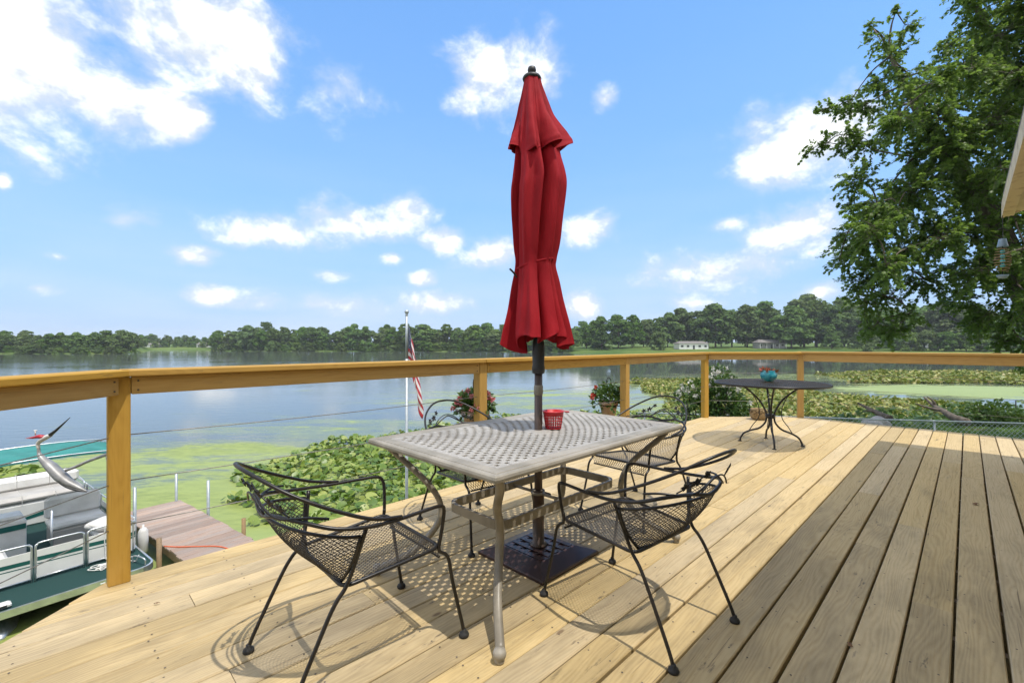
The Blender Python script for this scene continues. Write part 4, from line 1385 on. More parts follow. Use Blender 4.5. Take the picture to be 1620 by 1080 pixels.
def build_chair():
    root = thing('patio_chair', 'black wrought iron armchair at the near left end of the table', 'chair', group='black iron chairs round the patio table')
    R_ = 0.0076
    iron = MAT['iron']
    def sfr(x, y):           # seat frame height
        return 0.372 + 0.03 * (x + 0.15) / 0.39
    # seat frame, rounded corners
    pts = []
    for cx, cy, a0 in ((0.20, 0.20, 0), (-0.115, 0.185, 90), (-0.115, -0.185, 180), (0.20, -0.20, 270)):
        for k in range(5):
            th = math.radians(a0 + 90 * k / 4); x, y = cx + 0.04 * math.cos(th), cy + 0.04 * math.sin(th)
            pts.append((x, y, sfr(x, y)))
    m = MB(); m.tube(pts, R_, 8, closed=True)
    m.tube([(0.255, -0.21, 0.345), (0.255, 0.21, 0.345)], 0.005, 8)
    m.build('seat_frame', iron, root)
    def seat(u, v):
        t = u * 1.13
        w = 0.232 - 0.012 * (1 - min(t, 1))
        y = (2 * v - 1) * w
        if t <= 1:
            x = -0.152 + 0.39 * t
            z = sfr(x, y) - 0.016 * math.sin(math.pi * t) * (1 - (2 * v - 1) ** 2)
        else:
            k = (t - 1) / 0.13
            x = 0.238 + 0.017 * math.sin(k * math.pi / 2)
            z = sfr(0.238, y) - 0.055 * k
            y *= 1 - 0.10 * k
        return (x, y, z)
    so = link_mesh('seat_mesh', lattice('seat_mesh', seat, 17, 26, 0.0011), MAT['iron_mesh'], root)
    # arm rail sweeping right round the back
    half = [(0.238, 0.236, 0.41), (0.246, 0.25, 0.50), (0.243, 0.262, 0.560), (0.215, 0.272, 0.582), (0.12, 0.283, 0.585), (0.02, 0.292, 0.585), (-0.09, 0.296, 0.590), (-0.20, 0.272, 0.605), (-0.29, 0.205, 0.632), (-0.345, 0.115, 0.640), (-0.358, 0.05, 0.628)]
    full = half + [(-0.360, 0, 0.622)] + [(x, -y, z) for x, y, z in half[::-1]]
    m = MB(); m.tube(smooth_path(full, 5), R_, 8); m.build('arm_rail', iron, root)
    # raised hoop
    hh = [(0.035, 0.292, 0.592), (-0.08, 0.299, 0.615), (-0.205, 0.272, 0.668), (-0.325, 0.21, 0.732), (-0.41, 0.11, 0.79)]
    full = hh + [(-0.437, 0, 0.808)] + [(x, -y, z) for x, y, z in hh[::-1]]
    m = MB(); m.tube(smooth_path(full, 6), R_ * 0.9, 8); m.build('back_hoop', iron, root)
    # top edge of the mesh back
    def topline(v):
        a = (2 * v - 1) * math.radians(86)
        c = math.cos(a)
        return np.array([-0.085 - 0.265 * c ** 0.8 if c > 0 else -0.085, 0.276 * math.sin(a), 0.552 + 0.062 * max(0, c)])
    def botline(v):
        a = 2 * v - 1
        return np.array([-0.146 - 0.02 * (1 - a * a), 0.185 * a, 0.378])
    def back(u, v):
        p = botline(v) * (1 - u) + topline(v) * u
        bul = math.sin(math.pi * u) * 0.018
        a = 2 * v - 1
        return tuple(p + np.array([-bul * (1 - a * a), bul * a * 0.8, -0.006 * math.sin(math.pi * u)]))
    link_mesh('back_mesh', lattice('back_mesh', back, 13, 30, 0.0011), MAT['iron_mesh'], root)
    m = MB()
    m.tube([tuple(topline(v)) for v in np.linspace(0, 1, 31)], 0.006, 8)
    for v in (0.0, 1.0):
        m.tube([back(u, v) for u in np.linspace(0, 1, 9)], 0.006, 8)
    m.tube([back(0, v) for v in np.linspace(0, 1, 12)], 0.0055, 8)
    m.build('back_frame', iron, root)
    # wavy rail in the crest, with two sprays of iron leaves
    m = MB()
    wav = []
    for v in np.linspace(-1, 1, 33):
        a = v * math.radians(66)
        z = 0.648 + 0.030 * math.cos(v * math.pi * 2.0) * (1 - abs(v)) + 0.022 * (1 - abs(v))
        wav.append((-0.10 - 0.282 * math.cos(a), 0.272 * math.sin(a), z - 0.012 * abs(v)))
    m.tube(wav, 0.0045, 8)
    arc = []
    for v in np.linspace(-1, 1, 17):
        arc.append((-0.378 - 0.02 * (1 - v * v), 0.10 * v, 0.652 + 0.055 * (1 - v * v)))
    m.tube(arc, 0.0035, 6)
    m.build('wavy_rail', iron, root)
    for s in (-1, 1):
        m = MB()
        c0 = np.array([-0.368, s * 0.125, 0.694])
        tx = np.array([0.35, s * 0.93, 0.0]); tx /= np.linalg.norm(tx)
        tz = np.array([-0.42, 0, 0.9]); tz /= np.linalg.norm(tz)
        nn = np.cross(tx, tz)
        for (du, dv, rad, rot) in ((0, 0, 0.023, 0.2), (0.042, -0.016, 0.020, 1.0), (-0.036, 0.034, 0.018, 2.0)):
            cc = c0 + tx * du + tz * dv
            v = [cc + nn * 0.004]
            for k in range(20):
                th = 2 * math.pi * k / 20 + rot
                r = rad * (0.78 + 0.30 * math.cos(5 * (th - rot)))
                v.append(cc + (tx * math.cos(th) + tz * math.sin(th)) * r)
            v2 = [p - nn * 0.003 for p in v]
            fs = [(0, 1 + k, 1 + (k + 1) % 20) for k in range(20)] + [(21, 22 + (k + 1) % 20, 22 + k) for k in range(20)] + [(1 + k, 22 + k, 22 + (k + 1) % 20, 1 + (k + 1) % 20) for k in range(20)]
            m.add(v + v2, fs)
        m.tube(smooth_path([c0 + tx * 0.07 - tz * 0.045, c0 + tx * 0.03 - tz * 0.02, c0, c0 - tx * 0.045 + tz * 0.045], 4), 0.003, 6)
        m.build('leaf_spray', iron, root)
    for s in (-1, 1):
        fl = MB(); fl.tube(smooth_path([(0.345, 0.262 * s, 0.014), (0.337, 0.258 * s, 0.06), (0.300, 0.242 * s, 0.24), (0.285, 0.238 * s, 0.33), (0.268, 0.236 * s, 0.362), (0.238, 0.236 * s, 0.385), (0.238, 0.236 * s, 0.43)], 5), R_, 8)
        lo = fl.build('leg', iron, root)
        ft = MB(); ft.lathe([(0.0, 0.0), (0.020, 0.001), (0.022, 0.007), (0.019, 0.016), (0.011, 0.021), (0.0100, 0.03), (0.0085, 0.032)], (0.345, 0.262 * s, 0), 12); ft.build('foot', MAT['rubber'], lo)
        rl = MB(); rl.tube(smooth_path([(-0.345, 0.245 * s, 0.014), (-0.325, 0.243 * s, 0.07), (-0.225, 0.237 * s, 0.27), (-0.185, 0.233 * s, 0.335), (-0.150, 0.231 * s, 0.375), (-0.125, 0.245 * s, 0.45), (-0.10, 0.285 * s, 0.583)], 5), R_, 8)
        lo = rl.build('leg', iron, root)
        ft = MB(); ft.lathe([(0.0, 0.0), (0.020, 0.001), (0.022, 0.007), (0.019, 0.016), (0.011, 0.021), (0.0100, 0.03), (0.0085, 0.032)], (-0.345, 0.245 * s, 0), 12); ft.build('foot', MAT['rubber'], lo)
    return root
chair = build_chair()
bpy.context.view_layer.update()
chairs = [chair] + [copy_tree(chair) for _ in range(3)]
for c, (x, y, yaw, lab) in zip(chairs, [
        (-0.633, 1.874, 43, 'black iron mesh armchair nearest the amber post, left of the table'),
        (0.578, 2.128, 129, 'black iron mesh armchair on the near right side of the table'),
        (-0.24, 3.07, -52, 'black iron mesh armchair at the lake side of the table, pink flowers behind'),
        (0.94, 3.40, 222, 'black iron mesh armchair at the far table end, red flowers behind')]):
    c.location = (x, y, 0)
    c.rotation_euler = (0, 0, math.radians(yaw))
    c['label'] = lab

# ------------------------------------------------------------------ things on the table
def build_basket():
    m = MB()
    r0, r1, h = 0.045, 0.058, 0.098
    n = 22
    for k in range(n):
        a = 2 * math.pi * k / n
        m.tube([(r0 * math.cos(a), r0 * math.sin(a), 0.004), (r1 * math.cos(a), r1 * math.sin(a), h)], 0.0026, 5)
    for z in (0.004, 0.02, 0.036, 0.052, 0.068):
        r = r0 + (r1 - r0) * z / h
        m.tube([(r * math.cos(a), r * math.sin(a), z) for a in np.linspace(0, 2 * math.pi, 28, endpoint=False)], 0.0026, 5, closed=True)
    m.lathe([(0.0, 0.002), (r0, 0.002), (r0, 0.005), (0, 0.005)], n=22)
    m.lathe([(r1 - 0.005, 0.078), (r1 + 0.001, 0.078), (r1 + 0.004, 0.100), (r1 + 0.007, 0.101), (r1 + 0.007, 0.105), (r1 - 0.002, 0.105), (r1 - 0.005, 0.078)], n=28)
    o = m.build('plastic_basket', MAT['red_plastic'], None, (0.245, 2.70, TZ))
    tag(o, 'small red plastic basket beside the umbrella pole on the table', 'basket')
    hd = MB(); hd.tube(smooth_path([(0.062, 0, 0.1), (0.09, 0, 0.10), (0.092, 0.012, 0.094), (0.07, 0.02, 0.095)], 4), 0.003, 5); hd.build('handle', MAT['red_plastic'], o)
build_basket()

# ------------------------------------------------------------------ round table with bowl
RT = (3.19, 5.62)
rt = thing('round_table', 'round black mesh bistro table near the far deck corner', 'table', (RT[0], RT[1], 0))
def build_round_table():
    R0, z = 0.625, 0.755
    V, F = [], []
    m = MB()
    m.tube([(R0 * math.cos(a), R0 * math.sin(a), z - 0.012) for a in np.linspace(0, 2 * math.pi, 64, endpoint=False)], 0.014, 8, closed=True)
    m.build('table_rim', MAT['iron'], rt)
    # mesh top: diamond strands cut to the circle
    p = 0.019
    k = -R0 * 1.4
    g = MB()
    for fam in (1, -1):
        k = -0.88
        while k < 0.88:
            d = np.array([0.5, 0.866 * fam]); nn = np.array([-d[1], d[0]])
            c = nn * k
            if abs(k) < R0 - 0.01:
                L_ = math.sqrt((R0 - 0.005) ** 2 - k * k)
                a, b = c - d * L_, c + d * L_
                w = 0.0042
                v = []
                for q_ in (a, b):
                    v += [(q_[0] + nn[0] * w, q_[1] + nn[1] * w, z - 0.002), (q_[0] - nn[0] * w, q_[1] - nn[1] * w, z - 0.002), (q_[0], q_[1], z - 0.005 - (0.001 if fam > 0 else 0))]
                g.add(v, [(0, 3, 4, 1), (1, 4, 5, 2), (2, 5, 3, 0)])
            k += p
    g.build('mesh_top', MAT['iron_mesh'], rt)
    sp = MB()
    for a in (0, 60, 120):
        t = math.radians(a)
        sp.tube([(-R0 * math.cos(t), -R0 * math.sin(t), z - 0.018), (R0 * math.cos(t), R0 * math.sin(t), z - 0.018)], 0.006, 6)
    sp.build('top_brace', MAT['iron'], rt)
    for a in (-112.5, -27, 69, 150):
        t = math.radians(a)
        c, s = math.cos(t), math.sin(t)
        prof = [(0.36, z - 0.02), (0.25, 0.66), (0.13, 0.545), (0.06, 0.42), (0.042, 0.34), (0.055, 0.26), (0.12, 0.185), (0.22, 0.145), (0.29, 0.105), (0.325, 0.05), (0.335, 0.008)]
        m = MB(); m.tube([(r * c, r * s, zz) for r, zz in smooth_path([(a_, b_) for a_, b_ in prof], 5)], 0.0115, 8); lg = m.build('leg', MAT['iron'], rt)
        prof = [(0.34, z - 0.02), (0.22, 0.64), (0.145, 0.51), (0.12, 0.40), (0.13, 0.31), (0.19, 0.22), (0.235, 0.14)]
        m = MB(); m.tube([(r * c, r * s, zz) for r, zz in smooth_path([(a_, b_) for a_, b_ in prof], 5)], 0.005, 6); m.build('brace', MAT['iron'], lg)
        m = MB(); m.lathe([(0.0, 0), (0.024, 0.0), (0.024, 0.006), (0.012, 0.012), (0.0, 0.012)], (0.337 * c, 0.337 * s, 0), 12); m.build('foot', MAT['rubber'], lg)
    m = MB(); m.lathe([(0.036, 0.315), (0.056, 0.318), (0.056, 0.365), (0.036, 0.368)], n=16); m.build('collar', MAT['iron'], rt)
build_round_table()

def leaf_cluster(name, mat, parent, pts, axes, size, rng=RNG, jit=0.5, TV=LEAF_V, TF=LEAF_F):
    n = len(pts)
    nrm = unit(np.array([0, 0, 1.0]) + jit * rng.normal(size=(n, 3)))
    V, F = scatter_leaves(np.asarray(pts), np.asarray(axes), nrm, np.asarray(size), TV, TF)
    return link_mesh(name, fast_mesh(name, V, F), mat, parent)

def build_bowl():
    b = thing('glazed_bowl', 'round teal glazed bowl planted with red succulents', 'bowl', (3.27, 5.80, 0.757))
    m = MB(); m.lathe([(0.0, 0.0), (0.05, 0.0), (0.055, 0.006), (0.085, 0.035), (0.097, 0.07), (0.092, 0.105), (0.078, 0.125), (0.082, 0.135), (0.078, 0.138), (0.068, 0.124), (0.08, 0.10), (0.0, 0.098)], n=28)
    m.build('bowl', MAT['teal_glaze'], b)
    m = MB(); m.lathe([(0.0, 0.113), (0.075, 0.11)], n=20); m.build('soil', MAT['soil'], b)
    rng = np.random.default_rng(3)
    n = 160
    d = rand_dirs(n, rng); d[:, 2] = np.abs(d[:, 2]) * 0.8 + 0.15; d = unit(d)
    pos = np.stack([rng.uniform(-0.06, 0.06, n), rng.uniform(-0.06, 0.06, n), np.full(n, 0.11)], -1) + d * rng.uniform(0, 0.03, (n, 1))
    leaf_cluster('succulent_leaves', MAT['succulent'], b, pos, d, rng.uniform(0.03, 0.065, n), rng)
build_bowl()

def build_wicker():
    b = thing('basket_planter', 'small brown woven basket standing at the far deck edge', 'planter', (4.02, 7.42, 0.0))
    m = MB(); m.lathe([(0.0, 0.0), (0.085, 0.0), (0.12, 0.05), (0.128, 0.11), (0.115, 0.16), (0.12, 0.175), (0.11, 0.178), (0.105, 0.16), (0.115, 0.11), (0.0, 0.1)], n=24)
    m.build('basket_body', MAT['wicker'], b)
    m = MB()
    for z in np.arange(0.01, 0.17, 0.02):
        r = float(np.interp(z, [0, 0.05, 0.11, 0.16], [0.087, 0.121, 0.129, 0.117]))
        m.tube([((r + 0.003 * (-1) ** k) * math.cos(a), (r + 0.003 * (-1) ** k) * math.sin(a), z) for k, a in enumerate(np.linspace(0, 2 * math.pi, 28, endpoint=False))], 0.007, 5, closed=True)
    m.build('weave', MAT['wicker'], b)
    m = MB()
    for a in np.linspace(0, 2 * math.pi, 10, endpoint=False):
        m.tube([((0.135 + 0.012 * math.cos(t)) * math.cos(a + 0.22 * math.sin(t)), (0.135 + 0.012 * math.cos(t)) * math.sin(a + 0.22 * math.sin(t)), 0.135 + 0.035 * math.cos(t)) for t in np.linspace(0, 2 * math.pi, 10, endpoint=False)], 0.004, 5, closed=True)
    m.build('scroll_trim', MAT['iron'], b)
build_wicker()

# ------------------------------------------------------------------ flower pots hung outside the railing
def flower_pot(label, loc, petal, seed, spread, hook_h, toward, pot_h=0.2, nflow=16):
    b = thing('flower_pot', label, 'flower pot', loc)
    m = MB(); m.lathe([(0.0, 0.0), (0.085, 0.0), (0.118, pot_h - 0.045), (0.128, pot_h - 0.045), (0.133, pot_h), (0.12, pot_h), (0.112, pot_h - 0.03), (0, pot_h - 0.03)], n=24); m.build('pot', MAT['terracotta'], b)
    rng = np.random.default_rng(seed)
    # bracket ring and arm to the post
    m = MB(); m.tube([(0.122 * math.cos(a), 0.122 * math.sin(a), pot_h - 0.055) for a in np.linspace(0, 2 * math.pi, 24, endpoint=False)], 0.005, 6, closed=True)
    m.tube([(0.12 * toward[0], 0.12 * toward[1], pot_h - 0.055), (toward[2] * toward[0], toward[2] * toward[1], pot_h - 0.055)], 0.006, 6)
    m.build('bracket', MAT['iron'], b)
    if hook_h:
        hx, hy = -0.02, 0.02
        m = MB(); m.tube(smooth_path([(hx, hy, pot_h - 0.05), (hx, hy, pot_h + hook_h - 0.1), (hx + 0.004, hy, pot_h + hook_h - 0.02), (hx + 0.03, hy, pot_h + hook_h + 0.01), (hx + 0.055, hy, pot_h + hook_h - 0.03), (hx + 0.045, hy, pot_h + hook_h - 0.08)], 6), 0.006, 6); m.build('hook', MAT['iron'], b)
    n = 700
    d = rand_dirs(n, rng); d[:, 2] = d[:, 2] * 0.7 + 0.35
    d = unit(d)
    rad = spread * rng.uniform(0.25, 1.0, n) ** 0.6
    pos = np.array([0, 0, pot_h + 0.02]) + d * rad[:, None] * np.array([1, 1, 1.0])
    ax = unit(d + 0.6 * rng.normal(size=(n, 3)))
    leaf_cluster('foliage', MAT['shrub_leaf'], b, pos, ax, rng.uniform(0.035, 0.07, n), rng)
    st = MB()
    P, A, S = [], [], []
    for k in range(nflow):
        dd = rand_dirs(1, rng)[0]; dd[2] = abs(dd[2]) * 0.9 + 0.1; dd[1] = -abs(dd[1]) * 0.7 if k % 3 else dd[1]
        dd /= np.linalg.norm(dd)
        tip = np.array([0, 0, pot_h]) + dd * spread * rng.uniform(0.92, 1.25)
        st.tube(smooth_path([(0, 0, pot_h - 0.02), tuple(np.array([0, 0, pot_h]) + dd * spread * 0.5 + np.array([0, 0, 0.03])), tuple(tip)], 3), 0.0018, 4)
        for q_ in range(26):
            e = rand_dirs(1, rng)[0]
            P.append(tip + e * 0.006); A.append(e); S.append(rng.uniform(0.018, 0.032))
    st.build('stems', MAT['shrub_leaf'], b)
    leaf_cluster('blossoms', MAT[petal], b, P, A, S, rng, 1.5)
    return b
flower_pot('terracotta pot of red flowers hung on the second visible post', (1.285, 6.06, 0.275), 'red_petal', 5, 0.225, 0.30, (R2 * 0.94, -R2 * 0.94, 0.2), nflow=13)
flower_pot('pot of pink flowers hung outside the post behind the lake side chair', (-0.345, 4.27, 0.41), 'pink_petal', 6, 0.18, 0.30, (R2 * 0.94, -R2 * 0.94, 0.1), nflow=24)

# ------------------------------------------------------------------ flag pole and flag
def build_flag():
    fx, fy = -1.62, 7.0
    zb = float(ground_z(fx, fy)) - 0.3
    fp = thing('flagpole', 'slim silver flagpole at the water edge beyond the railing', 'flagpole', (fx, fy, zb))
    m = MB(); m.tube([(0, 0, 0), (0, 0, 1.0 - zb)], 0.023, 12); m.tube([(0, 0, 1.0 - zb), (0, 0, 1.66 - zb)], 0.019, 12); m.build('pole', MAT['galv'], fp)
    m = MB(); m.lathe([(0.0, 0), (0.022, 0.005), (0.026, 0.02), (0.014, 0.03), (0.03, 0.045), (0.035, 0.065), (0.026, 0.088), (0.0, 0.095)], (0, 0, 1.66 - zb), 14); m.build('finial', MAT['galv'], fp)
    # the flag hangs limp: stripes run down and across in long folds
    nf, nh = 40, 26
    zt = 1.50
    def P(f, h):
        hoist = (0.025, 0.0, zt - (1 - h) * 0.72)
        drop = 0.70 * f ** 0.92
        x = hoist[0] + 0.20 * f ** 0.5 * (0.60 + 0.40 * math.sin(1.3 + 2.2 * h)) + 0.030 * math.sin(7 * f + 5 * h) * f
        y = -0.05 * math.sin(9 * f + 7 * h) * min(1, 3 * f) - 0.03 * math.sin(4 + 12 * h) * f
        return (x, y, hoist[2] - drop + 0.02 * math.sin(6 * f))
    v = [P(i / nf, j / nh) for i in range(nf + 1) for j in range(nh + 1)]
    m = MB()
    for i in range(nf):
        for j in range(nh):
            a = i * (nh + 1) + j
            stripe = j // 2
            canton = (i / nf < 0.24) and stripe >= 7
            mi = 2 if canton else (0 if stripe % 2 == 0 else 1)
            m.f.append((a, a + nh + 1, a + nh + 2, a + 1)); m.s.append(True); m.m.append(mi)
    m.v = v
    o = m.build('flag', [MAT['flag_red'], MAT['flag_white'], MAT['flag_blue']], None, (fx, fy, 0))
    md = o.modifiers.new('thickness', 'SOLIDIFY'); md.thickness = 0.003
    tag(o, 'red and white striped flag with faded starred canton hanging limp from the pole', 'flag')
    st = MB()
    for r in range(9):
        for c in range(6 if r % 2 == 0 else 5):
            f0 = 0.24 * ((c + (0.5 if r % 2 == 0 else 1.0)) / 6.0); h0 = 1 - (7 / 13) * (r + 0.5) / 9
            pts = []
            for k in range(10):
                rad = 0.016 if k % 2 == 0 else 0.0065
                th = math.pi / 2 + k * math.pi / 5
                p = P(min(1, max(0, f0 + rad * math.cos(th) / 1.4)), min(1, h0 + rad * math.sin(th) / 0.9))
                pts.append((p[0], p[1] - 0.004, p[2]))
            st.add(pts, [tuple(range(10))])
    st.build('star', MAT['flag_white'], o)
build_flag()

# ------------------------------------------------------------------ metal crane ornament on the outer face of the corner post
def build_bird():
    b = thing('bird_ornament', 'grey metal crane ornament with red crest held out beyond the corner post', 'ornament', (0, 0, 0))
    Y = 2.57
    def p(u, v, dy=0.0):
        y = Y + dy
        return np.array([(u - 810) / 720 * y, y, 1.23 + (544 - v) / 720 * y])
    body = smooth_path([p(61, 708), p(62, 717), p(68, 726), p(80, 737), p(94, 751), p(108, 762), p(122, 769), p(138, 777)], 5)
    k = Y / 720
    rad = np.interp(np.linspace(0, 1, len(body)), [0, 0.12, 0.25, 0.42, 0.6, 0.78, 0.9, 1], [2.2, 2.6, 5, 8.5, 10, 7, 4, 0.8]) * k
    m = MB(); m.tube(body, rad, 14, flat=(1.0, 0.75)); m.build('body', MAT['bird_grey'], b)
    tail = smooth_path([p(84, 750, -0.012), p(98, 763, -0.016), p(112, 771, -0.014), p(137, 778, -0.004)], 4)
    m = MB(); m.tube(tail, [1.5 * k, 4 * k, 4.5 * k] + [4 * k] * (len(tail) - 5) + [2 * k, 0.6 * k], 8, flat=(1, 0.5)); m.build('wing', MAT['bird_black'], b)
    neck = smooth_path([p(61, 709), p(60, 702), p(64, 697), p(72, 692), p(80, 688)], 4)
    m = MB(); m.tube(neck, np.interp(np.linspace(0, 1, len(neck)), [0, .35, .7, 1], [2.4, 3.2, 4.5, 3.6]) * k, 12, flat=(1, 0.8)); m.build('head', MAT['bird_white'], b)
    beak = [p(79, 688), p(88, 681), p(98, 672), p(111, 660)]
    m = MB(); m.tube(beak, [3.4 * k, 2.4 * k, 1.6 * k, 0.5 * k], 10, flat=(1, 0.8)); m.build('beak', MAT['bird_black'], b)
    cr = [p(71, 691), p(62, 690), p(52, 692), p(40, 693)]
    m = MB(); m.tube(cr, [4.2 * k, 5.0 * k, 3.0 * k, 0.4 * k], 10, flat=(1, 0.6)); m.build('crest', MAT['bird_red'], b)
    m = MB(); m.tube([p(56, 688), p(56, 681)], 0.9 * k, 6); m.tube([p(53.5, 680.8), p(58.5, 680.8)], 0.8 * k, 6); m.build('top_pin', MAT['bird_white'], b)
    post = np.array([PA[0] - 0.064, PA[1] + 0.0, 0.66])
    arm = smooth_path([p(104, 744), p(122, 737), p(140, 729), tuple(post + np.array([0.004, 0.02, 0.0]))], 4)
    m = MB(); m.tube(arm, 2.4 * k, 8); m.build('bracket_arm', MAT['bird_grey'], b)
    m = MB(); m.box(tuple(post + np.array([0.003, 0.02, 0])), (0.02, 0.035, 0.07), math.pi / 4, bev=0.004); m.build('bracket_plate', MAT['bird_black'], b)
build_bird()

# ------------------------------------------------------------------ feeder hanging at the eave corner
def build_feeder():
    y = 4.97
    x, z0 = (1586 - 810) / 720 * y, 1.23
    def zz(v): return 1.23 + (544 - v) / 720 * y
    f = thing('bird_feeder', 'coiled wire bird feeder hanging below the eave corner', 'bird feeder', (x, y, 0))
    k = y / 720
    m = MB(); m.tube(smooth_path([(0, 0, EAVE[2] + 0.05), (0, 0, zz(360)), (0.004, 0, zz(366)), (0, 0, zz(378))], 4), 0.003, 6); m.tube(smooth_path([(-0.05, 0, zz(364)), (0, 0, zz(361)), (0.05, 0, zz(365))], 3), 0.006, 6); m.build('hanger', MAT['iron'], f)
    m = MB(); m.lathe([(0.0, zz(377)), (0.03, zz(378)), (0.045, zz(390)), (0.043, zz(391)), (0.0, zz(389))], n=18); m.build('cap', MAT['cap_blue'], f)
    pts = []
    for i in range(150):
        t = i / 149
        r = 0.060 * (0.72 + 0.4 * math.sin(math.pi * t))
        a = t * 2 * math.pi * 9
        pts.append((r * math.cos(a), r * math.sin(a), zz(392 + 38 * t)))
    m = MB(); m.tube(pts, 0.0036, 5); m.build('coil', MAT['wicker'], f)
    m = MB(); m.tube([(0, 0, zz(390)), (0, 0, zz(438))], 0.004, 6); m.build('rod', MAT['iron'], f)
    for v in (398, 406, 413, 420):
        m = MB(); m.lathe([(0.0, -0.021), (0.015, -0.016), (0.022, 0), (0.015, 0.016), (0, 0.021)], (0, 0, zz(v)), 14); m.build('bead', MAT['bead'], f)
    m = MB(); m.lathe([(0.0, zz(441)), (0.03, zz(440)), (0.05, zz(436)), (0.048, zz(435)), (0.0, zz(438.5))], n=18); m.build('dish', MAT['cap_blue'], f)
build_feeder()

# ------------------------------------------------------------------ chain link fence on the bank
def build_fence():
    A, B = np.array([3.6, 13.05]), np.array([17.0, 10.5])
    d = B - A; L_ = float(np.hypot(*d)); a = math.atan2(d[1], d[0])
    zt = -0.74
    f = thing('chain_link_fence', 'low galvanised chain link fence along the bank below the deck', 'fence', (A[0], A[1], 0), a)
    m = MB(); m.tube([(0, 0, zt), (L_, 0, zt)], 0.021, 10); m.build('top_rail', MAT['galv'], f)
    hgt = 1.2
    m = MB()
    p = 0.085
    for k in np.arange(-hgt, L_, p * 1.4142):
        for s in (1, -1):
            x0, x1 = k, k + hgt
            z0, z1 = (zt - hgt, zt - 0.02) if s > 0 else (zt - 0.02, zt - hgt)
            lo, hi = max(0, x0), min(L_, x1)
            if hi - lo < 0.05: continue
            q0 = z0 + (z1 - z0) * (lo - x0) / hgt; q1 = z0 + (z1 - z0) * (hi - x0) / hgt
            m.tube([(lo, 0.003 * s - 0.024, q0), (hi, 0.003 * s - 0.024, q1)], 0.0042, 4, caps=False, smooth=False)
    m.build('mesh', MAT['galv'], f)
    for x in np.arange(0.2, L_, 2.4):
        wx, wy = A + d / L_ * x
        zg = float(ground_z(wx, wy))
        m = MB(); m.tube([(x, 0.045, zg - 0.2), (x, 0.045, zt + 0.01)], 0.024, 10); m.build('post', MAT['galv'], f)
build_fence()

def build_bank_items():
    # pale boulder behind the fence
    rng = np.random.default_rng(12)
    me = bpy.data.meshes.new('boulder')
    import bmesh
    bm = bmesh.new(); bmesh.ops.create_icosphere(bm, subdivisions=4, radius=1)
    for v in bm.verts:
        c = v.co
        n = 0.10 * math.sin(4 * c.x + 1) * math.cos(3 * c.y) + 0.07 * math.sin(7 * c.z + 5 * c.x) + 0.04 * math.sin(13 * c.y + 9 * c.x)
        v.co = Vector((c.x * 0.44, c.y * 0.36, c.z * 0.33)) * (1 + n)
    bm.to_mesh(me); bm.free()
    x, y = (1386 - 810) / 720 * 14.3, 14.3
    o = link_mesh('boulder', me, MAT['rock'], None, (x, y, -1.42))
    tag(o, 'pale grey boulder just behind the chain link fence', 'boulder')
    m = MB()
    g = float(ground_z(x, y)); m.lathe([(0.75, -0.25), (0.68, 0.1), (0.5, g * 0 + (-1.6 - g) )], (x, y, g), 14)
    o = m.build('boulder', MAT['rock']); tag(o, 'low grey boulder carrying the pale boulder behind the fence', 'boulder')
    def branch(label, pts, r0, subs):
        b = thing('dead_branch', label, 'branch')
        m = MB(); P = smooth_path(pts, 5); m.tube(P, np.linspace(r0, r0 * 0.25, len(P)), 8); m.build('limb', MAT['bark'], b)
        for s in subs:
            m = MB(); P = smooth_path(s, 4); m.tube(P, np.linspace(r0 * 0.5, r0 * 0.12, len(P)), 6); m.build('twig', MAT['bark'], b)
    def w(u, v, y): return ((u - 810) / 720 * y, y, 1.23 + (544 - v) / 720 * y)
    branch('bare dead branch lying on the bank right of the boulder', [w(1530, 668, 17), w(1508, 660, 17.6), w(1492, 650, 18.3), w(1478, 642, 19), w(1462, 628, 19.6)], 0.16,
           [[w(1492, 650, 18.3), w(1470, 645, 18.6), w(1448, 638, 19)], [w(1480, 644, 19), w(1476, 634, 19), w(1466, 627, 19.1)]])
    branch('bare dead branch lying on the bank left of the boulder', [w(1408, 662, 16), w(1390, 654, 16.6), w(1372, 645, 17.2), w(1357, 637, 17.6)], 0.12,
           [[w(1390, 654, 16.6), w(1380, 650, 16.8), w(1366, 650, 17)]])
    x, y = (1607 - 810) / 720 * 20, 20.0
    b = thing('metal_stake', 'thin dark metal stake standing on the bank at the right', 'stake', (x, y, 0))
    m = MB(); m.tube([(0, 0, float(ground_z(x, y)) - 0.2), (0, 0, -1.25)], 0.022, 6); m.build('stake', MAT['iron'], b)
build_bank_items()

# ------------------------------------------------------------------ lily beds
def in_poly(P, poly):
    x, y = P[:, 0], P[:, 1]
    c = np.zeros(len(P), bool)
    n = len(poly)
    for i in range(n):
        x0, y0 = poly[i]; x1, y1 = poly[(i + 1) % n]
        with np.errstate(divide='ignore', invalid='ignore'):
            c ^= ((y0 > y) != (y1 > y)) & (x < (x1 - x0) * (y - y0) / (y1 - y0 + 1e-12) + x0)
    return c
def pad_template():
    n = 9
    v = [(0, 0, 0.0)]
    for k in range(n + 1):
        th = math.radians(18 + 324 * k / n)
        r = 0.5 * (1 + 0.04 * math.sin(3 * th))
        v.append((-r * 1.12 * math.cos(th), r * math.sin(th), 0.05 + 0.045 * math.cos(2 * th)))
    f = [(0, k + 1, k + 2) for k in range(n)]
    return np.array(v), np.array(f)
PAD_V, PAD_F = pad_template()
def wob_poly(poly, amp, n=6, seed=0):
    rr = np.random.default_rng(seed)
    out = []
    for i in range(len(poly)):
        p, q_ = np.array(poly[i], float), np.array(poly[(i + 1) % len(poly)], float)
        for k in range(n):
            out.append(tuple(p + (q_ - p) * k / n + rr.normal(size=2) * amp))
    return out
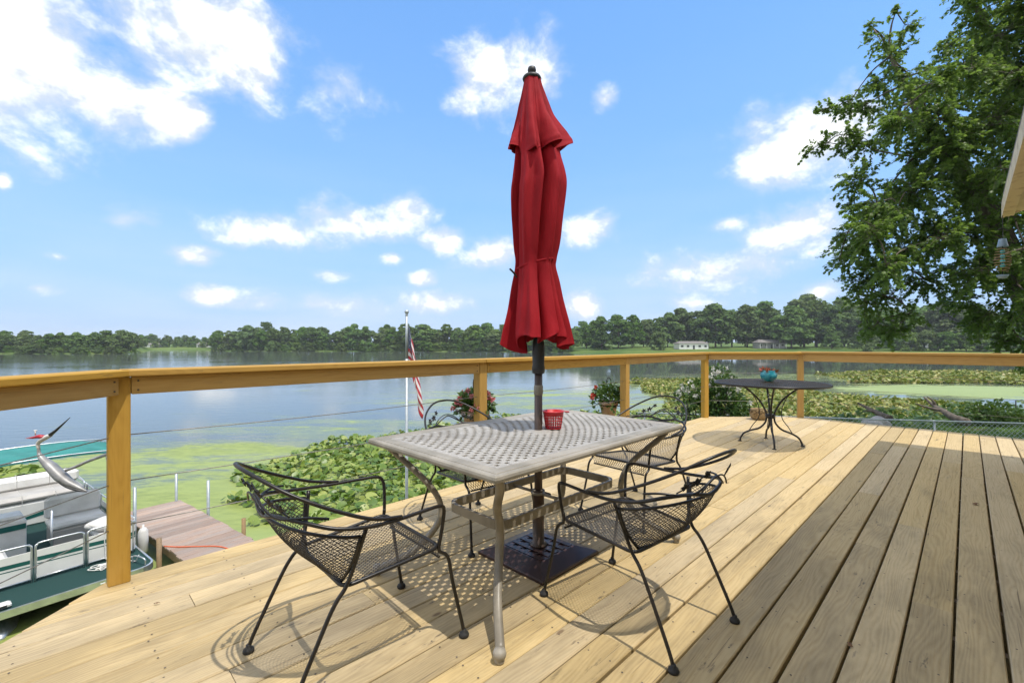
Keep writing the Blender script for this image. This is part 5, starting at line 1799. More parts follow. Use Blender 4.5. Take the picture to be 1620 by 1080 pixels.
def lily_bed(label, poly, dens, size, zr, mat, seed, amp=0.3, pieces=0, tilt=0.38):
    rng = np.random.default_rng(seed)
    poly = wob_poly(poly, amp, 6, seed)
    xs = [p[0] for p in poly]; ys = [p[1] for p in poly]
    A = (max(xs) - min(xs)) * (max(ys) - min(ys))
    P = np.stack([rng.uniform(min(xs), max(xs), int(A * dens)), rng.uniform(min(ys), max(ys), int(A * dens))], -1)
    P = P[in_poly(P, poly)]
    # clumps: thin the bed with a slow wave so that gaps open in it
    w = np.sin(P[:, 0] * 1.3 + seed) * np.sin(P[:, 1] * 0.9 + 2 * seed) + 0.5 * np.sin(P[:, 0] * 3.1 + P[:, 1] * 2.3)
    P = P[rng.uniform(-1.9, 1.0, len(P)) < w + 0.6]
    P = P[np.abs(P[:, 0]) < 1.35 * P[:, 1] + 3]
    n = len(P)
    z = WATER_Z + rng.uniform(zr[0], zr[1], n) * (0.7 + 0.3 * np.sin(P[:, 0] * 2 + P[:, 1] * 1.7))
    pos = np.column_stack([P, z])
    ang = rng.uniform(0, 2 * math.pi, n)
    ax = np.column_stack([np.cos(ang), np.sin(ang), rng.normal(0, tilt, n)])
    nr = unit(np.array([0, -0.1, 1.0]) + tilt * rng.normal(size=(n, 3)))
    sz = rng.uniform(size[0], size[1], n)
    bed = thing('lily_pad_bed', label, 'lily pads')
    order = np.argsort(pos[:, 1])
    near = order[:pieces]; rest = order[pieces:]
    for i in near:
        V, F = scatter_leaves(np.zeros((1, 3)), ax[i:i + 1], nr[i:i + 1], sz[i:i + 1], PAD_V, PAD_F)
        link_mesh('lily_pad', fast_mesh('lily_pad', V, F, True), MAT[mat], bed, tuple(pos[i]))
    V, F = scatter_leaves(pos[rest], ax[rest], nr[rest], sz[rest], PAD_V, PAD_F)
    o = link_mesh('lily_pads', fast_mesh('lily_pads', V, F, True), MAT[mat], bed)
    tag(o, kind='stuff')
    st = rng.choice(n, min(n, 2500), replace=False)
    m = MB()
    return bed
NEAR_BED = [(-9.6, 15), (-9.0, 17.5), (-8.5, 20.3), (-6.4, 22), (-0.8, 28), (4.9, 29.3), (11, 30), (13, 22), (6, 15.0), (-1, 10.5), (-4.6, 10.3), (-6.6, 12.5)]
FAR_BED = [(11, 29.5), (13.5, 50), (15, 57), (27, 57), (27, 46), (30, 37), (33.5, 33.5), (30, 29.5), (22, 26), (13, 22)]
THIRD_BED = [(40, 55), (45, 66), (60, 73), (92, 70), (90, 50), (60, 50)]
FOURTH_BED = [(-21, 13), (-15.2, 14), (-14.2, 15.8), (-21, 17.5)]
lily_bed('thick bed of green lily pads beside the deck and table', NEAR_BED, 44, (0.14, 0.31), (0.03, 0.34), 'lily', 21, 0.35, 300, 0.42)
lily_bed('wide yellow green lily bed beyond the round table', FAR_BED, 46, (0.17, 0.30), (0.03, 0.38), 'lily_far', 22, 0.5, 0, 0.6)
lily_bed('narrow far lily bed lying before the wooded shore at the right', THIRD_BED, 24, (0.24, 0.40), (0.04, 0.5), 'lily_far', 23, 1.0, 0, 0.65)
lily_bed('small lily pad clump beside the boat canopy', FOURTH_BED, 18, (0.30, 0.46), (0.03, 0.35), 'lily', 24, 0.3, 0)

# ------------------------------------------------------------------ shrubs and bank plants
def shrub(label, loc, clumps, n, size, seed, flowers=None, mat='shrub_leaf', name='shrub', category='shrub', zbase=0.0, stems=8):
    rng = np.random.default_rng(seed)
    b = thing(name, label, category, loc)
    pos, ax = [], []
    tot = sum(c[3] ** 2 for c in clumps)
    st = MB()
    for (x, y, z, r) in clumps:
        k = int(n * r * r / tot)
        c = np.array([x, y, z])
        d = rand_dirs(k, rng)
        rad = r * rng.uniform(0.35, 1.0, k) ** 0.5
        pos.append(c + d * rad[:, None]); ax.append(unit(d + 0.7 * rng.normal(size=(k, 3)) + np.array([0, 0, 0.25])))
        st.tube(smooth_path([(x * 0.25, y * 0.25, zbase), (x * 0.6, y * 0.6, zbase + (z - zbase) * 0.5), (x, y, z)], 4), [0.018] * 5 + [0.012] * 3 + [0.006], 6)
        for q_ in range(7):
            e = rand_dirs(1, rng)[0]; st.tube([tuple(c * np.array([.9, .9, .95])), tuple(c + e * r * 0.85)], [0.007, 0.002], 4)
    st.build('stems', MAT['bark'], b)
    pos = np.concatenate(pos); ax = np.concatenate(ax)
    leaf_cluster('foliage', MAT[mat], b, pos, ax, rng.uniform(size[0], size[1], len(pos)), rng, 0.8)
    if flowers:
        P, A, S = [], [], []
        for c in flowers:
            for q_ in range(14):
                e = rand_dirs(1, rng)[0]; e[1] = -abs(e[1])
                P.append(np.array(c) + e * 0.01); A.append(e); S.append(rng.uniform(0.04, 0.07))
        leaf_cluster('blossoms', MAT['white_petal'], b, P, A, S, rng, 1.5)
    return b

def w3(u, v, y): return ((u - 810) / 720 * y, y, 1.23 + (544 - v) / 720 * y)
def rel(u, v, y, o): 
    p = w3(u, v, y); return (p[0] - o[0], p[1] - o[1], p[2] - o[2])
O_ = (4.25, 9.6, float(ground_z(4.25, 9.6)))
cl = []
rngs = np.random.default_rng(31)
for (u, v, r, dy) in [(1135, 600, 22, 0), (1120, 622, 26, .2), (1150, 615, 22, -.1), (1095, 618, 20, .1), (1140, 640, 30, 0), (1160, 645, 26, .1), (1085, 632, 18, 0), (1110, 652, 30, .2), (1172, 660, 24, -.1), (1150, 675, 34, .1), (1120, 690, 34, 0),
                      (1160, 720, 36, 0), (1120, 740, 36, 0)]:
    p = rel(u, v, 9.6 + dy, O_); cl.append((p[0], p[1], p[2], r * 9.6 / 720))
fl = []
for c in cl[:9]:
    for k in range(7 if c[2] > 2.0 else 2):
        e = rand_dirs(1, rngs)[0]; e[1] = -abs(e[1]); e[2] = abs(e[2]); fl.append((c[0] + e[0] * c[3], c[1] + e[1] * c[3], c[2] + e[2] * c[3]))
shrub('tall green shrub with white blossoms behind the deck corner', O_, cl, 7000, (0.05, 0.10), 41, fl, name='flowering_shrub')
O_ = (18.6, 17.6, float(ground_z(18.6, 17.6)))
cl = []
for (u, v, r, dy) in [(1548, 650, 14, 0), (1580, 648, 15, 0), (1565, 658, 18, 0), (1530, 662, 16, 0), (1595, 664, 20, .2), (1570, 675, 22, 0), (1545, 678, 22, 0), (1612, 672, 20, 0)]:
    p = rel(u, v, 17.6 + dy, O_); cl.append((p[0], p[1], p[2], r * 17.6 / 720))
shrub('dark leafy shrub on the bank at the right behind the fence', O_, cl, 1700, (0.10, 0.18), 42, mat='bank_leaf')
O_ = (21.5, 18.2, float(ground_z(21.5, 18.2)))
cl = [(-0.3, 0, 1.3, 0.4), (0.3, 0, 1.6, 0.4), (0, 0.1, 0.9, 0.5), (0.5, 0, 0.8, 0.5)]
shrub('upright leafy shrub at the right frame edge beyond the stake', O_, cl, 900, (0.10, 0.18), 43, mat='bank_leaf')

def bank_cover():
    """weeds along the water line and grass on the bank"""
    rng = np.random.default_rng(51)
    n = 26000
    X = rng.uniform(1.5, 34, n); Y = rng.uniform(10, 30, n)
    sd = shore_sd(X, Y)
    k = (sd > -0.9) & (sd < 4.2) & (rng.uniform(0, 1, n) < np.where(sd < 2.6, 1.0, 0.5)) & (Y > 13.2 - 0.19 * (X - 3.6))
    X, Y, sd = X[k], Y[k], sd[k]
    z = np.maximum(ground_z(X, Y), WATER_Z) + rng.uniform(0.02, 0.62, len(X)) * np.where(sd < 2.8, 1.0, 0.45)
    pos = np.column_stack([X, Y, z])
    ang = rng.uniform(0, 2 * math.pi, len(X))
    ax = np.column_stack([np.cos(ang), np.sin(ang), rng.uniform(0.0, 0.9, len(X))])
    nr = unit(np.array([0, 0, 1.0]) + 0.5 * rng.normal(size=(len(X), 3)))
    V, F = scatter_leaves(pos, ax, nr, rng.uniform(0.14, 0.30, len(X)))
    o = link_mesh('undergrowth', fast_mesh('undergrowth', V, F), MAT['bank_leaf'])
    tag(o, 'green leafy weeds along the water edge behind the fence', 'weeds', kind='stuff')
    n = 60000
    X = rng.uniform(2, 24, n); Y = rng.uniform(9, 20, n)
    sd = shore_sd(X, Y); k = sd > 1.6
    X, Y = X[k], Y[k]
    pos = np.column_stack([X, Y, ground_z(X, Y) - 0.02])
    ax = unit(np.column_stack([rng.normal(0, 0.35, len(X)), rng.normal(0, 0.35, len(X)), np.ones(len(X))]))
    TVg = np.array([(0, -0.035, 0), (0, 0.035, 0), (1, 0, 0.18)]); TFg = np.array([(0, 1, 2)])
    V, F = scatter_leaves(pos, ax, rand_dirs(len(X), rng), rng.uniform(0.07, 0.2, len(X)), TVg, TFg)
    o = link_mesh('grass', fast_mesh('grass', V, F), MAT['grass'])
    tag(o, 'short green grass on the bank under the fence', 'grass', kind='stuff')
bank_cover()

# ------------------------------------------------------------------ maple at the right
def build_maple():
    rng = np.random.default_rng(77)
    D = 12.5
    def w(u, v, y=D): return np.array([(u - 810) / 720 * y, y, 1.23 + (544 - v) / 720 * y])
    x0, y0, _ = w(1668, 700, 12.5)
    zg = float(ground_z(x0, y0))
    t = thing('maple_tree', 'large leafy maple tree leaning over the right end of the deck', 'tree')
    trunk = [np.array([x0 + 0.3, y0 + 0.2, zg - 0.3]), w(1672, 640), w(1648, 520), w(1618, 455), w(1590, 390, 12.6), w(1556, 325, 12.6), w(1515, 272, 12.6), w(1475, 215, 12.7), w(1438, 150, 12.7), w(1405, 80, 12.8)]
    tp = smooth_path(trunk, 5)
    m = MB(); m.tube(tp, np.interp(np.linspace(0, 1, len(tp)), [0, .2, .5, .7, 1], [0.42, 0.34, 0.27, 0.17, 0.03]), 14); m.build('trunk', MAT['bark'], t)
    fork = smooth_path([w(1618, 455), w(1640, 360, 12.2), w(1660, 250, 12), w(1650, 120, 11.8), w(1640, 0, 11.6), w(1640, -100, 11.6)], 5)
    m2 = MB(); m2.tube(fork, np.linspace(0.24, 0.03, len(fork)), 10); m2.build('limb', MAT['bark'], t)
    back = smooth_path([w(1630, 470), w(1680, 420, 13.5), w(1740, 360, 14.5), w(1800, 280, 15)], 5)
    m2 = MB(); m2.tube(back, np.linspace(0.22, 0.04, len(back)), 10); m2.build('limb', MAT['bark'], t)
    C = [(1284, 236, 18), (1310, 226, 22), (1338, 212, 26), (1322, 172, 20), (1345, 160, 24), (1300, 175, 14), (1372, 165, 30), (1392, 62, 26), (1376, 42, 18), (1412, 92, 30), (1432, 40, 22), (1418, 18, 12), (1440, 120, 36), (1366, 228, 38), (1395, 128, 30),
         (1425, 180, 46), (1362, 285, 36), (1390, 330, 46), (1352, 322, 24), (1345, 398, 34), (1328, 412, 18), (1378, 372, 46), (1342, 366, 28), (1396, 425, 46), (1362, 446, 30), (1372, 478, 34), (1405, 470, 30), (1388, 512, 30), (1418, 520, 30), (1376, 522, 16), (1440, 496, 26),
         (1462, 440, 38), (1442, 395, 42), (1484, 372, 46), (1450, 300, 58), (1500, 232, 56), (1476, 140, 46), (1490, 180, 46), (1530, 105, 52), (1505, 70, 30), (1570, 50, 50), (1545, 20, 34), (1612, 118, 60), (1576, 190, 56), (1536, 290, 52), (1598, 270, 60),
         (1520, 372, 44), (1556, 430, 44), (1510, 420, 34), (1500, 470, 24), (1530, 480, 30), (1562, 495, 36), (1596, 512, 38), (1540, 512, 22), (1614, 400, 46), (1600, 340, 44), (1640, 470, 50), (1620, 545, 32), (1585, 540, 22), (1650, 520, 40),
         (1700, 110, 95), (1700, 260, 90), (1760, 390, 100), (1820, 220, 110), (1700, 440, 70), (1650, 10, 80), (1570, -40, 60), (1740, -70, 110), (1900, 330, 100), (1640, 200, 60)]
    FRONT = [(1500, 262, 34), (1536, 320, 36), (1568, 360, 34), (1592, 410, 34), (1560, 398, 30), (1470, 196, 32), (1436, 150, 26), (1610, 450, 34), (1446, 248, 34), (1420, 330, 34), (1408, 90, 20)]
    nodes = [p for p in tp[12:]] + [p for p in fork[6:]] + [p for p in back[4:]]
    dead = len(nodes)
    cl = []
    for (u, v, r) in C:
        y = D + rng.uniform(-1.5, 1.5) * min(1.0, r / 40)
        cl.append((w(u, v, y), r * y / 720, u))
        if r > 40:                       # a second layer in front or behind
            y2 = D - 1.9 + rng.uniform(-.5, .5)
            cl.append((w(u + rng.uniform(-10, 10), v + rng.uniform(-10, 10), y2), r * 0.85 * y2 / 720, u))
    for (u, v, r) in FRONT:                # sprays on the near side of the trunk
        y2 = 11.2 + rng.uniform(-.4, .4)
        cl.append((w(u, v, y2), r * y2 / 720, u))
    order = sorted(range(len(cl)), key=lambda i: min(np.linalg.norm(cl[i][0] - q_) for q_ in nodes))
    br = MB()
    tw = MB()
    LP, LA, LN = [], [], []
    conn = list(nodes)
    for i in order:
        c, r, u = cl[i]
        j = min(range(len(conn)), key=lambda k: np.linalg.norm(conn[k] - c) + (0.0 if k < dead else 0.25) + 0.35 * max(0, conn[k][2] - c[2] - 0.4))
        a = conn[j]
        L_ = np.linalg.norm(c - a)
        mid = (a + c) / 2 + np.array([0, 0, 0.10 * L_]) + rng.normal(size=3) * 0.06 * L_
        path = smooth_path([a, mid, c], 5)
        rb = min(0.075, 0.016 + 0.022 * L_) if j < dead else min(0.035, 0.012 + 0.012 * L_)
        br.tube(path, np.linspace(rb, 0.009, len(path)), 6)
        conn.append(c)
        outw = unit((c - a)[None])[0]
        nt_ = max(9, int(48 * (r / 0.8) ** 1.65))
        for k in range(nt_):
            d = rand_dirs(1, rng)[0]
            d = unit((d + 0.35 * outw + np.array([0, 0, -0.12]))[None])[0]
            ln = r * rng.uniform(0.55, 1.25)
            st = c + rand_dirs(1, rng)[0] * r * rng.uniform(0, 0.35)
            e = st + d * ln
            dr = np.array([0, 0, -0.22 * ln])
            p1 = st + d * ln * 0.5 + np.array([0, 0, 0.05 * ln]); p2 = e + dr
            tw.tube([st, p1, p2], [0.006, 0.004, 0.002], 3, caps=False)
            nl = max(9, int(26 * ln / 0.7))
            for q_ in range(nl):
                f = 0.25 + 0.75 * (q_ + rng.uniform(0, 0.6)) / nl
                pp = (1 - f) ** 2 * st + 2 * f * (1 - f) * p1 + f * f * p2
                sd_ = np.cross(d, [0, 0, 1.0]) * (1 if q_ % 2 else -1)
                ld = d * 0.55 + sd_ * rng.uniform(0.3, 1.0) + np.array([0, 0, rng.uniform(-0.75, 0.05)]) + rng.normal(size=3) * 0.2
                LP.append(pp + rng.normal(size=3) * 0.02); LA.append(ld); LN.append(np.array([0, 0, 1.0]) + rng.normal(size=3) * 0.42)
    tag(br.build('branches', MAT['bark'], t), kind='stuff'); tag(tw.build('twigs', MAT['bark'], t), kind='stuff')
    LP, LA, LN = map(np.array, (LP, LA, LN))
    V, F = scatter_leaves(LP, LA, LN, rng.uniform(0.060, 0.118, len(LP)), MAPLE_V, MAPLE_F)
    o = link_mesh('crown', fast_mesh('crown', V, F), MAT['maple'], t)
    print('maple leaves', len(LP))
build_maple()

# ------------------------------------------------------------------ woods on the far shores
def crown_mesh(name, seed, kind='round', n=4600):
    """unit tree crown: height 1 from z=0.1 up, leaf clumps on many lobes"""
    rng = np.random.default_rng(seed)
    lobes = []
    if kind == 'round':
        for k in range(95):
            z = rng.uniform(0.02, 1.0) ** 0.9
            w = 0.42 * math.sin(math.pi * min(1, max(0, (z + 0.13) / 1.16)) ** 0.85) ** 0.7
            a = rng.uniform(0, 2 * math.pi); rr = w * rng.uniform(0.35, 1.0)
            lobes.append((rr * math.cos(a), rr * math.sin(a), z * 0.9 + 0.02, rng.uniform(0.045, 0.135)))
    elif kind == 'tall':
        for k in range(44):
            z = rng.uniform(0.03, 1.0)
            w = 0.29 * math.sin(math.pi * min(1, (z + 0.10) / 1.14) ** 0.95) ** 0.6
            a = rng.uniform(0, 2 * math.pi); rr = w * rng.uniform(0.3, 1.0)
            lobes.append((rr * math.cos(a), rr * math.sin(a), z * 0.92, rng.uniform(0.06, 0.13)))
    elif kind == 'bush':
        for k in range(40):
            z = rng.uniform(0.0, 0.9)
            w = 0.55 * math.sqrt(max(0.02, 1 - z))
            a = rng.uniform(0, 2 * math.pi); rr = w * rng.uniform(0.3, 1.0)
            lobes.append((rr * math.cos(a), rr * math.sin(a), z * 0.9, rng.uniform(0.08, 0.17)))
    else:
        for k in range(60):
            z = rng.uniform(0.04, 1.0)
            w = 0.24 * (1 - z) + 0.01
            a = rng.uniform(0, 2 * math.pi)
            lobes.append((w * math.cos(a), w * math.sin(a), z * 0.97, 0.035 + 0.06 * (1 - z)))
    tot = sum(l[3] ** 2 for l in lobes)
    P, Nn, S = [], [], []
    for x, y, z, r in lobes:
        k = max(12, int(n * r * r / tot))
        d = rand_dirs(k, rng); d[:, 2] = np.where(d[:, 2] < -0.25, -d[:, 2], d[:, 2])
        rad = r * rng.uniform(0.75, 1.08, k)
        P.append(np.array([x, y, z]) + d * rad[:, None] * np.array([1, 1, 0.85])); Nn.append(unit(d * 0.7 + np.array([0, 0, 0.55]) + 0.40 * rng.normal(size=(k, 3)))); S.append(rng.uniform(0.030, 0.058, k))
    P, Nn, S = np.concatenate(P), np.concatenate(Nn), np.concatenate(S)
    ax = np.cross(Nn, rand_dirs(len(P), rng))
    TV = np.array([(-0.5, -0.32, 0), (0.1, -0.5, 0.05), (0.55, 0.02, -0.08), (0.05, 0.45, 0.05), (-0.5, 0.28, -0.05)]); TF = np.array([(0, 1, 2), (0, 2, 3), (0, 3, 4)])
    V, F = scatter_leaves(P, ax, Nn, S * 1.15, TV, TF)
    me = fast_mesh(name, V, F)
    me.materials.append(MAT['far_leaf'])
    return me
CROWN = {k: [crown_mesh('crown', 100 + 7 * i + 31 * j, k) for i in range(3 if k == 'round' else 2)] for j, k in enumerate(('round', 'tall', 'bush', 'cone'))}
def trunk_mesh():
    m = MB(); m.tube([(0, 0, -0.04), (0.004, 0, 0.1), (-0.004, 0.004, 0.3), (0.006, 0, 0.7)], [0.024, 0.018, 0.014, 0.005], 8)
    for k in range(6):
        a = k * 1.05; z = 0.22 + 0.07 * k
        m.tube([(0, 0, z), (0.12 * math.cos(a), 0.12 * math.sin(a), z + 0.10), (0.2 * math.cos(a), 0.2 * math.sin(a), z + 0.22)], [0.009, 0.006, 0.002], 5)
    me = m.mesh('trunk'); me.materials.append(MAT['bark'])
    return me
TRUNK = trunk_mesh()
TREE_N = [0]
def far_tree(x, y, h, kind, rng, label, group, wide=1.0, name='tree', low=0.35):
    z = float(ground_z(x, y))
    t = tag(empty(name, (x, y, z - 0.1), rng.uniform(0, 6.28)), label, 'tree' if kind != 'bush' else 'bush', group)
    c = link_mesh('crown', rng.choice(CROWN[kind]), None, t)
    lift = {'round': 0.16, 'tall': 0.12, 'bush': 0.0, 'cone': 0.05}[kind] * low
    c.scale = (h * wide, h * wide * rng.uniform(0.9, 1.1), h * (1 - lift))
    c.location = (0, 0, h * lift)
    c.rotation_euler = (0, 0, rng.uniform(0, 6.28))
    if kind != 'bush':
        k = link_mesh('trunk', TRUNK, None, t); k.scale = (h, h, h)
    TREE_N[0] += 1
def at_px(u, y): return ((u - 810) / 720 * y, y)
def build_woods():
    rng = random.Random(17)
    def shore_y(u): return float(np.interp(u, [p[0] for p in FAR_PX], [p[1] for p in FAR_PX]))
    # left shore: one dense wood, u range, tree tops in the photograph
    def row(u0, u1, step, back, tops, kinds, label, group, jit=6, wide=(0.95, 1.25), spots=()):
        u = u0
        while u < u1:
            uu = u + rng.uniform(-jit, jit)
            y = shore_y(uu) + back + rng.uniform(-2, 5)
            top = float(np.interp(uu, [t_[0] for t_ in tops], [t_[1] for t_ in tops])) + rng.uniform(-2.5, 5)
            x, yy = at_px(uu, y)
            zt = 1.23 + (544 - top) / 720 * y
            h = max(3.0, (zt - float(ground_z(x, yy))) * (rng.choice([0.86, 0.95, 1.0, 1.03, 1.1]) if 'bush' not in kinds else 1.0))
            lab, grp = label, group
            for lim, where in spots:
                if uu < lim:
                    lab = label + ' ' + where; grp = group + ' ' + where
                    break
            far_tree(x, yy, h, rng.choice(kinds), rng, lab, grp, rng.uniform(*wide))
            u += step * rng.uniform(0.75, 1.25)
    Lt = [(-400, 524), (0, 524), (60, 526), (120, 527), (165, 522), (200, 525), (215, 532)]
    row(-260, 212, 16, 6, Lt, ['round', 'round', 'tall'], 'dense front tree of the far left shore wood', 'trees on the far left shore', spots=[(0, 'beyond the left frame edge'), (90, 'above the crane ornament'), (9999, 'next to the inlet')])
    row(-260, 210, 18, 16, [(a, b + 1) for a, b in Lt], ['round', 'tall'], 'rear tree of the far left shore wood', 'rear trees on the far left shore', spots=[(0, 'beyond the left frame edge'), (90, 'above the crane ornament'), (9999, 'next to the inlet')])
    row(-260, 214, 9, 1.0, [(a, b + 20) for a, b in Lt], ['bush'], 'low waterside bush of the far left shore', 'bushes on the far left shore', spots=[(0, 'beyond the left frame edge'), (90, 'above the crane ornament'), (9999, 'next to the inlet')])
    row(205, 350, 7, 40, [(212, 530), (345, 531)], ['round', 'tall', 'round'], 'hazy tree at the back of the distant inlet', 'trees behind the inlet')
    row(208, 348, 8, 28, [(212, 537), (270, 540), (345, 536)], ['round', 'bush'], 'hazy tree at the back of the distant inlet', 'trees behind the inlet')
    Ct = [(336, 524), (400, 514), (460, 518), (520, 519), (590, 518), (640, 515), (700, 517), (760, 516), (800, 519), (880, 518), (910, 520)]
    row(340, 905, 15, 6, Ct, ['round', 'round', 'tall'], 'dense front tree of the middle shore wood', 'trees on the middle shore', spots=[(480, 'far left of the flagpole'), (640, 'just left of the flagpole'), (740, 'just right of the flagpole'), (9999, 'behind the umbrella')])
    row(345, 905, 17, 17, Ct, ['round', 'tall'], 'taller rear tree of the middle shore wood', 'rear trees on the middle shore', spots=[(480, 'far left of the flagpole'), (640, 'just left of the flagpole'), (740, 'just right of the flagpole'), (9999, 'behind the umbrella')])
    row(338, 905, 10, 1.0, [(a, b + 22) for a, b in Ct], ['bush'], 'low waterside bush of the middle shore', 'bushes on the middle shore', spots=[(480, 'far left of the flagpole'), (640, 'just left of the flagpole'), (740, 'just right of the flagpole'), (9999, 'behind the umbrella')])
    # right shore: big separate trees standing on lawn
    G = 'big trees on the lawn of the right shore'
    R1 = [(928, 512, 40, 'round', 1.0), (948, 500, 42, 'round', 0.95), (952, 514, 26, 'cone', 1.5), (978, 497, 40, 'round', 1.0), (1000, 498, 48, 'round', 0.9), (1018, 504, 60, 'tall', 1.0), (1042, 522, 26, 'bush', 1.0),
          (1056, 494, 52, 'round', 1.0), (1082, 488, 62, 'tall', 1.2), (1104, 492, 55, 'round', 0.9), (1132, 480, 46, 'round', 1.05), (1158, 490, 58, 'round', 0.9), (1182, 482, 52, 'round', 0.95), (1205, 478, 64, 'tall', 1.2),
          (1226, 490, 58, 'round', 0.9), (1252, 484, 40, 'round', 1.1), (1272, 466, 64, 'tall', 1.1), (1292, 474, 60, 'round', 0.9), (1318, 482, 52, 'round', 1.0), (1342, 472, 62, 'tall', 1.3), (1362, 488, 54, 'round', 1.0),
          (1316, 512, 34, 'cone', 1.2), (1356, 520, 34, 'cone', 1.2), (1392, 494, 44, 'round', 1.1), (1424, 500, 40, 'round', 1.1), (1456, 486, 46, 'round', 1.1), (1492, 478, 40, 'round', 1.2), (1530, 482, 42, 'round', 1.2),
          (1562, 492, 40, 'round', 1.1), (1596, 500, 36, 'round', 1.1), (1640, 500, 36, 'round', 1.2), (1690, 490, 36, 'round', 1.2), (1750, 480, 36, 'round', 1.2)]
    labs = {'round': 'broad crowned green tree on the lawn of the right shore', 'tall': 'tall narrow green tree behind the lawn of the right shore', 'cone': 'dark pointed conifer on the right shore', 'bush': 'rounded green bush at the edge of the right lawn'}
    ORD = ['nearest', 'second', 'third', 'fourth', 'fifth', 'sixth', 'seventh', 'eighth', 'ninth', 'tenth', 'eleventh', 'twelfth', 'thirteenth', 'fourteenth', 'fifteenth']
    marks = [(905, 'umbrella hem'), (1093, 'white lake house'), (1216, 'grey porch house'), (1448, 'pale hidden house')]
    what = {'round': 'broad green tree', 'tall': 'tall narrow tree', 'cone': 'dark pointed conifer', 'bush': 'rounded green bush'}
    def own_label(u, kind):
        mu, mn = min(marks, key=lambda q_: abs(q_[0] - u))
        side = 'right' if u >= mu else 'left'
        k = sum(1 for q_ in R1 if q_[3] == kind and min(marks, key=lambda m_: abs(m_[0] - q_[0]))[0] == mu and ((q_[0] >= mu) == (u >= mu)) and abs(q_[0] - mu) < abs(u - mu))
        return '%s %s to the %s of the %s on the far lawn' % (ORD[k], what[kind], side, mn)
    for (u, top, back, kind, wd) in R1:
        y = shore_y(u) + back
        x, yy = at_px(u, y)
        h = 1.23 + (544 - top) / 720 * y - float(ground_z(x, yy))
        far_tree(x, yy, h, kind, rng, own_label(u, kind), {'round': G, 'tall': 'tall trees behind the right lawn', 'cone': 'conifers on the right shore', 'bush': 'bushes on the right lawn'}[kind], wd, low=0.6 if kind == 'tall' else 0.35)
    row(905, 1900, 24, 92, [(905, 512), (1000, 500), (1200, 488), (1300, 486), (1600, 490), (1900, 490)], ['round', 'tall'], 'background tree of the right lawn wood', 'trees of the wood behind the right lawn', spots=[(1040, 'left of the white house'), (1216, 'between the two lawn houses'), (1400, 'right of the grey house'), (9999, 'behind the maple')])
    row(1380, 1800, 26, 18, [(1380, 524), (1500, 518), (1800, 520)], ['bush', 'round'], 'bushy waterside tree of the right shore', 'bushy trees near the right water edge', spots=[(1040, 'left of the white house'), (1216, 'between the two lawn houses'), (1400, 'right of the grey house'), (9999, 'behind the maple')])
    print('far trees', TREE_N[0])
build_woods()

# ------------------------------------------------------------------ houses across the water
def far_house(label, u, y, w, d, hw, hr, wall, rz=0.0, porch=False):
    x, yy = at_px(u, y)
    zg = float(ground_z(x, yy))
    b = thing('lake_house', label, 'house', (x, yy, zg - 0.1), rz)
    m = MB(); m.box((0, 0, hw / 2), (w, d, hw)); wo = m.build('wall', MAT[wall], b)
    m = MB()
    ov = 0.5
    m.add([(-w / 2 - ov, -d / 2 - ov, hw), (w / 2 + ov, -d / 2 - ov, hw), (w / 2 + ov, d / 2 + ov, hw), (-w / 2 - ov, d / 2 + ov, hw), (-w / 2 - ov + d * .25, 0, hw + hr), (w / 2 + ov - d * .25, 0, hw + hr)],
          [(3, 2, 1, 0), (0, 1, 5, 4), (2, 3, 4, 5), (1, 2, 5), (3, 0, 4)])
    m.build('roof', MAT['roof_shingle'], b)
    nwin = max(2, int(w / 2.6))
    for k in range(nwin):
        xx = -w / 2 + w * (k + 0.5) / nwin
        if k == nwin // 2:
            m = MB(); m.box((xx, -d / 2 - 0.03, 1.05), (0.95, 0.06, 2.1)); m.build('door', MAT['dark_glass'], b)
        else:
            m = MB(); m.box((xx, -d / 2 - 0.025, hw * 0.55), (1.3, 0.05, 1.1)); wn = m.build('window', MAT['dark_glass'], b)
            f = MB()
            for (cx, cz, sx, sz) in ((0, 0.6, 1.5, 0.1), (0, -0.6, 1.5, 0.1), (-0.7, 0, 0.1, 1.1), (0.7, 0, 0.1, 1.1)):
                f.box((xx + cx, -d / 2 - 0.045, hw * 0.55 + cz), (sx, 0.09, sz))
            f.build('frame', MAT['white_paint'], wn)
    if porch:
        for k in range(5):
            m = MB(); m.box((-w / 2 + 0.3 + k * (w - 0.6) / 4, -d / 2 - 1.6, hw / 2 - 0.15), (0.16, 0.16, hw - 0.3)); m.build('porch_post', MAT['white_paint'], b)
        m = MB(); m.box((0, -d / 2 - 0.98, hw - 0.2), (w, 1.9, 0.16)); m.build('porch_roof', MAT['roof_shingle'], b)
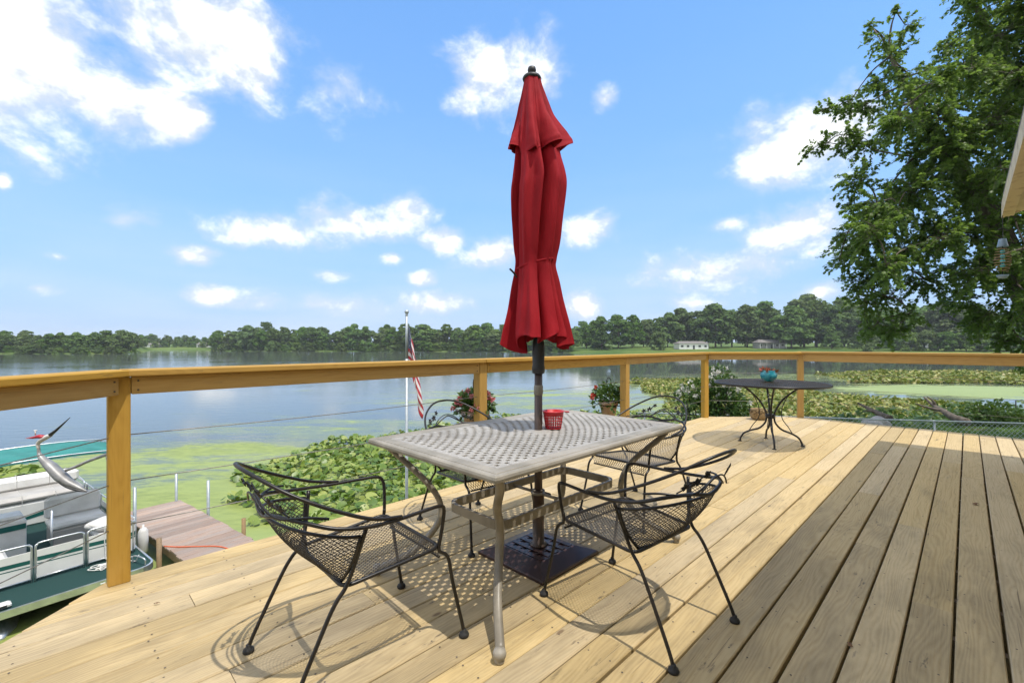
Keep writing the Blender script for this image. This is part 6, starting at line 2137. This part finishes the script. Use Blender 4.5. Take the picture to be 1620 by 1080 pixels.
far_house('long white house on the lawn across the water', 1093, 240, 15.5, 7, 2.9, 1.3, 'white_paint', 0.05)
far_house('grey house with dark porch among the right shore trees', 1216, 236, 13, 7, 3.0, 1.6, 'grey_wall', -0.1, True)
far_house('pale house half hidden by trees at the far right', 1448, 214, 12, 7, 3.4, 1.6, 'white_paint', -0.2)
far_house('small white house at the back of the distant inlet', 324, 356, 9, 6, 2.4, 1.4, 'white_paint', 0.2)
far_house('low pale house left of the middle of the inlet', 243, 356, 10, 6, 2.0, 1.2, 'white_paint', 0.1)

# ------------------------------------------------------------------ dead leaves dropped on the boards
def dropped_leaf(label, u, v, sz, rot):
    y = 1.23 * 720 / (v - 544); x = (u - 810) / 720 * y
    V, F = scatter_leaves(np.zeros((1, 3)), np.array([[math.cos(rot), math.sin(rot), 0.12]]), np.array([[0.1, 0.1, 1.0]]), np.array([sz]), MAPLE_V * np.array([1, .6, 1.5]), MAPLE_F)
    o = link_mesh('fallen_leaf', fast_mesh('fallen_leaf', V, F), MAT['brown_leaf'], None, (x, y, 0.010))
    tag(o, label, 'leaf')
dropped_leaf('curled brown leaf on the shaded boards by the right frame edge', 1540, 799, 0.06, 0.3)
dropped_leaf('brown leaf on the shaded boards at the bottom right', 1346, 1026, 0.035, 1.1)
dropped_leaf('brown leaf near the deck corner post on the sunlit boards', 243, 957, 0.03, 0.2)
print('objects', len(bpy.data.objects))

# ------------------------------------------------------------------ summer haze over the lake
def build_haze():
    m = bpy.data.materials.new('haze')
    m.use_nodes = True
    nt = m.node_tree
    nt.nodes.clear()
    out = nt.nodes.new('ShaderNodeOutputMaterial')
    pv = nt.nodes.new('ShaderNodeVolumePrincipled')
    pv.inputs['Color'].default_value = (0.85, 0.92, 1.0, 1)
    pv.inputs['Density'].default_value = HAZE
    nt.links.new(pv.outputs[0], out.inputs['Volume'])
    mb = MB(); mb.box((0, 0, 18), (6400, 6400, 48))
    o = mb.build('haze', m)
    tag(o, 'thin summer haze over the lake', 'haze', kind='stuff')
HAZE = 0.00022
if HAZE: build_haze()
